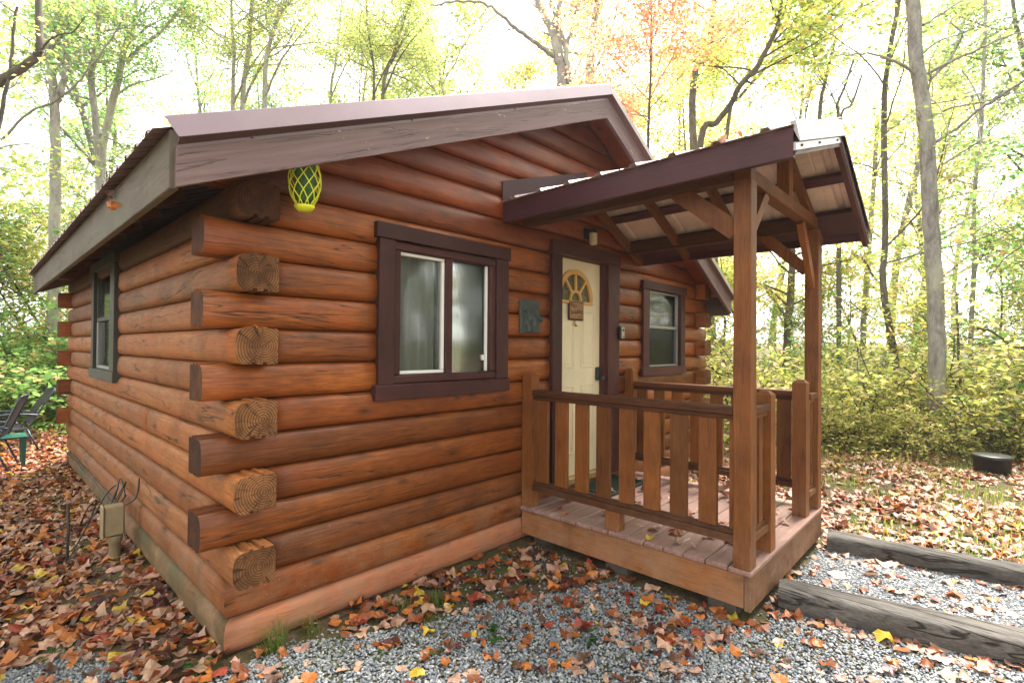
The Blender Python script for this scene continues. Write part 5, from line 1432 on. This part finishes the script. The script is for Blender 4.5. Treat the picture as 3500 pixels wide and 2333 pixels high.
hand_tree('maple_tree', [ZB(960, 520), ZB(985, 250), ZB(1000, 0), (2985, 650), (3000, 400)], 14, .10, .06, BARKP, 'pale smooth trunk left of the crooked forked tree', [], PY_, (4, 5, 2, 4, 1), .10, 14, auto=8)
hand_tree('maple_tree', [ZB(500, 1000), ZB(505, 650), ZB(530, 300), (2710, 800), (2720, 500)], 14, .14, .09, BARKM, 'brown trunk seen between the two porch posts', [], [(.30, .32, .045), (.42, .34, .06), (.18, .24, .035), (.46, .24, .08), (.1, .16, .03)], (5, 4, 4, 3, 1), .11, 16, auto=14, grow_k=dict(subs=6))
hand_tree('maple_tree', [ZB(1548, 1080), ZB(1530, 780), ZB(1525, 650), (3270, 1000)], 9.5, .032, .02, BARKM, 'thin dark sapling stem right of the big grey trunk', [], PY_, (4, 5, 2, 4, 2), .10, 10, auto=4)
hand_tree('birch_tree', [ZB(1610, 1000), ZB(1600, 600), ZB(1620, 200), (3330, 700), (3360, 300), (3370, -50)], 15, .09, .05, BARKP, 'faint whitish trunk far behind right of the sapling stem', [], PY_, (4, 5, 2, 4, 1), .10, 14, auto=10)

# copied trees further back: five kinds, each placed many times
protos = [auto_tree('forest_tree', 15, .16, .22, 15, PG, (4, 5, 5, 3, 2), .15, 15, (60, 60), .05, BARKP, .26, 6, 5, label='x', spread=.24),
          auto_tree('forest_tree', 13, .13, .18, 15, PY_, (5, 5, 3, 4, 2), .15, 15, (64, 60), .08, BARKM, .27, 6, 5, label='x', spread=.24),
          auto_tree('forest_tree', 17, .20, .30, 16, PB, (5, 5, 5, 4, 1), .15, 15, (68, 60), .04, BARKM, .25, 6, 5, label='x', spread=.24),
          auto_tree('understorey_tree', 5.5, .05, .12, 14, [(.14, .22, .03), (.22, .28, .04), (.34, .33, .05), (.42, .33, .07), (.46, .24, .1)], (4, 5, 4, 3, 1), .12, 13, (72, 60), .1, BARKD, .34, 5, 4, label='x'),
          auto_tree('understorey_tree', 4.5, .045, .10, 14, PB, (5, 5, 5, 4, 1), .12, 13, (76, 60), .1, BARKD, .38, 5, 4, label='x')]
KIND = ['tall pale-barked forest tree with yellow-green leaves', 'tall forest tree with yellow autumn leaves', 'tall dark-barked forest tree with green leaves', 'young understorey tree with yellow and peach leaves', 'young understorey tree with fresh green leaves']
def put(pi, x, y, sc, rz, where, first=[True] * 5):
    src = protos[pi]
    if first[pi]: o = src; first[pi] = False; o.location = (x, y, float(gz(x, y)) - .1)
    else: o = copy_tree(src); o.location = (x, y, float(gz(x, y)) - .1)
    o.scale = (sc, sc, sc); o.rotation_euler = (0, 0, rz)
    o['label'] = KIND[pi] + ' ' + where; o['group'] = ('forest trees ' if pi < 3 else 'understorey trees ') + where
    return o
R = random.Random(5)
def ring(us, d0, d1, kinds, n, where, sc=(.8, 1.2)):
    for i in range(n):
        u = us[0] + (us[1] - us[0]) * (i + R.random()) / n; dp = R.uniform(d0, d1); p = at(u, dp)
        if -1.2 < p[0] < W_ + 1.5 and -3 < p[1] < D_ + 1.5: continue
        put(R.choice(kinds), p[0], p[1], R.uniform(*sc), R.uniform(0, 6.28), where)
ring((-500, 1500), 17, 27, (0, 2, 1, 0), 10, 'behind the left cabin side')
ring((1200, 2500), 18, 28, (0, 1, 0), 10, 'behind the cabin middle')
ring((2300, 4000), 17, 26, (1, 0, 1), 4, 'in the right woods')
ring((-900, 4400), 28, 45, (0, 1, 2), 17, 'far back in the woods', (.9, 1.3))
ring((-500, 420), 10.5, 17, (4, 4, 3), 11, 'in the undergrowth behind the left side', (.7, 1.1))
ring((2350, 3900), 11.0, 19, (3, 3, 3, 4), 18, 'in the undergrowth on the right', (.6, 1.1))
ring((400, 2400), 12, 19, (4, 3), 6, 'behind the cabin', (.8, 1.2))
# woods around the clearing that the windows mirror
for i, a in enumerate(np.linspace(math.radians(-150), math.radians(-12), 13)):
    d = R.uniform(13, 20); put(R.choice((0, 1, 2)), 1.5 + d * math.cos(a), -2 + d * math.sin(a), R.uniform(.8, 1.1), R.uniform(0, 6.28), 'around the clearing in front')
for i in range(16):
    a = math.radians(-78 + i * 4.2); d = R.uniform(10, 15); put(R.choice((3, 4, 2, 4)), 1.5 + d * math.cos(a), -1 + d * math.sin(a), R.uniform(.9, 1.3), R.uniform(0, 6.28), 'across the clearing in front')
for i in range(8):
    a = math.radians(100 + i * 12); d = R.uniform(8.5, 14); put(R.choice((0, 2, 4)), -1 + d * math.cos(a), 2 + d * math.sin(a) * .8, R.uniform(.7, 1.0), R.uniform(0, 6.28), 'beside the cabin on the left')

# shrubs at the edge of the woods
def shrub(x, y, h, w_, n_st, pal, wts, label, leaf=.085, nl=9, group=None, name='shrub'):
    z0 = float(gz(x, y)) - .03; root = empty(name, (x, y, z0), label, 'shrub', group); acc = Acc(); lp = []
    for i in range(n_st):
        a = rng.uniform(0, 6.28); d = np.array([math.cos(a) * .55, math.sin(a) * .55, 1.0])
        Q = branch_pts((x + .12 * w_ * math.cos(a), y + .12 * w_ * math.sin(a), z0), d, h * rng.uniform(.8, 1.35), 8, .20, -.10)
        acc.tube(Q, np.linspace(.014, .004, len(Q)), 5); grow(acc, Q, .014, lp, 6, .42, 3, .28, nl, spread=.09, start=.15, flat=.5)
    acc.out('stems', BARKD, root); leaves('foliage', np.concatenate(lp), leaf, pal, wts, root, True, .7); return root
PR = [(.36, .34, .055), (.24, .27, .035), (.46, .40, .10), (.50, .32, .19), (.11, .15, .025)]
PL = [(.09, .20, .035), (.13, .25, .045), (.18, .28, .06), (.30, .28, .06), (.38, .20, .08)]
shp = [shrub(50, 60, 1.7, 1.2, 10, PR, (5, 5, 3, 3, 3), 'x', .085, 10), shrub(52, 60, 1.3, 1.3, 10, PR, (3, 6, 2, 2, 4), 'x', .08, 10), shrub(54, 60, 1.9, 1.2, 10, PL, (5, 5, 4, 2, 1), 'x', .085, 11), shrub(56, 60, 1.2, 1.4, 9, PL, (5, 5, 4, 1, 1), 'x', .08, 11)]
SK = ['tangled shrub with yellow and peach leaves', 'low tangled green-yellow shrub', 'tall bright green leafy shrub', 'low bright green leafy shrub']
used = [False] * 4
def puts(k, x, y, sc, where):
    if not used[k]: o = shp[k]; used[k] = True
    else: o = copy_tree(shp[k])
    o.location = (x, y, float(gz(x, y)) - .03); o.rotation_euler = (0, 0, R.uniform(0, 6.28)); o.scale = (sc, sc, sc * R.uniform(.85, 1.1))
    o['label'] = SK[k] + ' ' + where; o['group'] = 'shrubs ' + where
for i in range(19):
    u = 2330 + 1500 * (i + R.random()) / 19; p = at(u, R.uniform(9.0, 12.5)); puts(R.choice((0, 1, 0, 1, 2)), p[0], p[1], R.uniform(.75, 1.35), 'at the right wood edge')
for u, dp, sc in ((2860, 8.6, .55), (2960, 8.9, .7), (3060, 8.3, .5), (3140, 8.1, .45), (3240, 8.0, .5), (3300, 8.5, .7), (3390, 8.2, .6), (3470, 7.9, .8), (3560, 7.8, .9), (2780, 9.0, .6)):
    p = at(u, dp); puts(R.choice((0, 1)), p[0], p[1], sc, 'at the right wood edge')
for i in range(16):
    u = -250 + 640 * (i + R.random()) / 16; p = at(u, R.uniform(9.8, 13.5)); puts(R.choice((2, 3, 2)), p[0], p[1], R.uniform(.9, 1.5), 'behind the left cabin end')
# ground cover where lawn turns into woods
x = rng.uniform(5, 16, 16000); y = rng.uniform(-8, 14, 16000)
dd = (x - CAM[0]) * CF[0] + (y - CAM[1]) * CF[1]
k = (dd > 7.4 + .6 * nz2f(x * .8, y * .8)) & (dd < 11.5) & ~((x < W_ + .3)); P = np.c_[x, y, gz(x, y)][k]; P = P[seen(P, 200, 200)]
n = len(P); P[:, 2] += rng.uniform(.02, .22, n); cl = np.array(PR)
leaves('ground_cover', P, .06, PR, (4, 6, 2, 2, 4), None, True, .7)
x = rng.uniform(5, 14, 9000); y = rng.uniform(-7, 12, 9000); dd = (x - CAM[0]) * CF[0] + (y - CAM[1]) * CF[1]
k = (dd > 7.2) & (dd < 9.6) & ~((x < W_ + .3)); P = np.c_[x, y, gz(x, y)][k]; P = P[seen(P, 200, 200)]
grass('wood_edge_grass', P, rng.uniform(.12, .35, len(P)), rng.uniform(.004, .009, len(P)), np.array([[.22, .25, .05], [.35, .30, .09], [.13, .20, .04], [.4, .3, .15]])[rng.integers(0, 4, len(P))])
x = rng.uniform(-6, 1, 9000); y = rng.uniform(8, 14, 9000); dd = (x - CAM[0]) * CF[0] + (y - CAM[1]) * CF[1]
k = (dd > 9.0) & (dd < 12.5); P = np.c_[x, y, gz(x, y)][k]; P = P[seen(P, 200, 200)]; P[:, 2] += rng.uniform(.02, .25, len(P))
leaves('ground_cover', P, .06, PL, (5, 5, 4, 2, 1), None, True, .7)

# ================================================================== AIR
HZ = .0008
hm = bpy.data.materials.new('woodland_haze'); hm.use_nodes = True; ht = hm.node_tree; ht.nodes.clear()
ho = ht.nodes.new('ShaderNodeOutputMaterial'); pv = ht.nodes.new('ShaderNodeVolumePrincipled')
pv.inputs['Color'].default_value = (.97, .98, 1.0, 1); pv.inputs['Density'].default_value = HZ; pv.inputs['Anisotropy'].default_value = .3
ht.links.new(pv.outputs[0], ho.inputs['Volume'])
hb = MB().box(-70, 90, -70, 90, -3, 26).build('haze', hm); tag(hb, kind='stuff')

# dead stems leaning in the undergrowth
for pts, dp, rr, lb_ in (((ZB(750, 1260), ZB(830, 1160), ZB(930, 1060), ZB(1010, 960)), 8.6, .030, 'dark dead branch leaning to the right just beyond the right porch post'),
                     ((ZB(950, 880), ZB(1040, 1040), ZB(1120, 1180), ZB(1185, 1310)), 8.8, .018, 'thin dead stem slanting down to the right, crossing the tip of the dark leaning branch'),
                     ((ZB(700, 1000), ZB(730, 1110), ZB(790, 1240)), 8.7, .022, 'short dark stem at the foot of the shrubs right beside the porch'),
                     ((ZB(1490, 1110), ZB(1530, 1210), ZB(1560, 1330)), 8.3, .026, 'crooked stump-like stem right of the big grey trunk'),
                     ((ZB(1200, 790), ZB(1330, 920), ZB(1420, 1010), ZB(1500, 1060)), 8.2, .014, 'long thin stem crossing in front of the big grey trunk'),
                     ((ZB(1640, 560), ZB(1740, 590), ZB(1850, 660), ZB(1960, 690)), 7.9, .020, 'dark bare branch reaching in from the right edge of the photo'),
                     ((ZB(1916, 60), ZB(1800, 150), ZB(1720, 250), ZB(1690, 340)), 6.5, .009, 'thin bare twig hanging down at the upper right edge'),
                     ((ZB(1560, 1060), ZB(1700, 1130), ZB(1820, 1260), ZB(1900, 1350)), 8.0, .012, 'thin arching stem ending beside the black tub')):
    C = spl([atv(u, v, dp) for u, v in pts], 6); C[1:-1] += rng.normal(0, rr * .5, C[1:-1].shape)
    V, F = tube_np(C, np.linspace(rr, rr * .45, len(C)), 7); tag(mk('dead_branch', V, F, BARKD, None, C[0], True), lb_, 'branch')

# alike background plants differ only by place: say which one, counted from the left
ORD = ['first', 'second', 'third', 'fourth', 'fifth', 'sixth', 'seventh', 'eighth', 'ninth', 'tenth', 'eleventh', 'twelfth', 'thirteenth', 'fourteenth', 'fifteenth', 'sixteenth', 'seventeenth', 'eighteenth', 'nineteenth', 'twentieth']
by = {}
for o in SC.objects:
    if o.parent is None and o.type == 'EMPTY' and o.get('group') and o.get('category') in ('tree', 'shrub'): by.setdefault(o['label'], []).append(o)
SHORT = {'in the undergrowth behind the left side': 'in the left undergrowth', 'in the undergrowth on the right': 'in the right undergrowth'}
for lab, lst in by.items():
    vis = []
    for o in lst:
        u, v, z = project(np.array([o.location[:]])); vis.append((float(u[0]) if z[0] > .5 else 9e9, o))
    vis.sort(key=lambda t: t[0])
    base = lab
    for a_, b_ in SHORT.items(): base = base.replace(a_, b_)
    if len(vis) > 1:
        for i, (u, o) in enumerate(vis):
            if u < 9e8 and i < 20: o['label'] = base + ', ' + ORD[i] + ' from left'
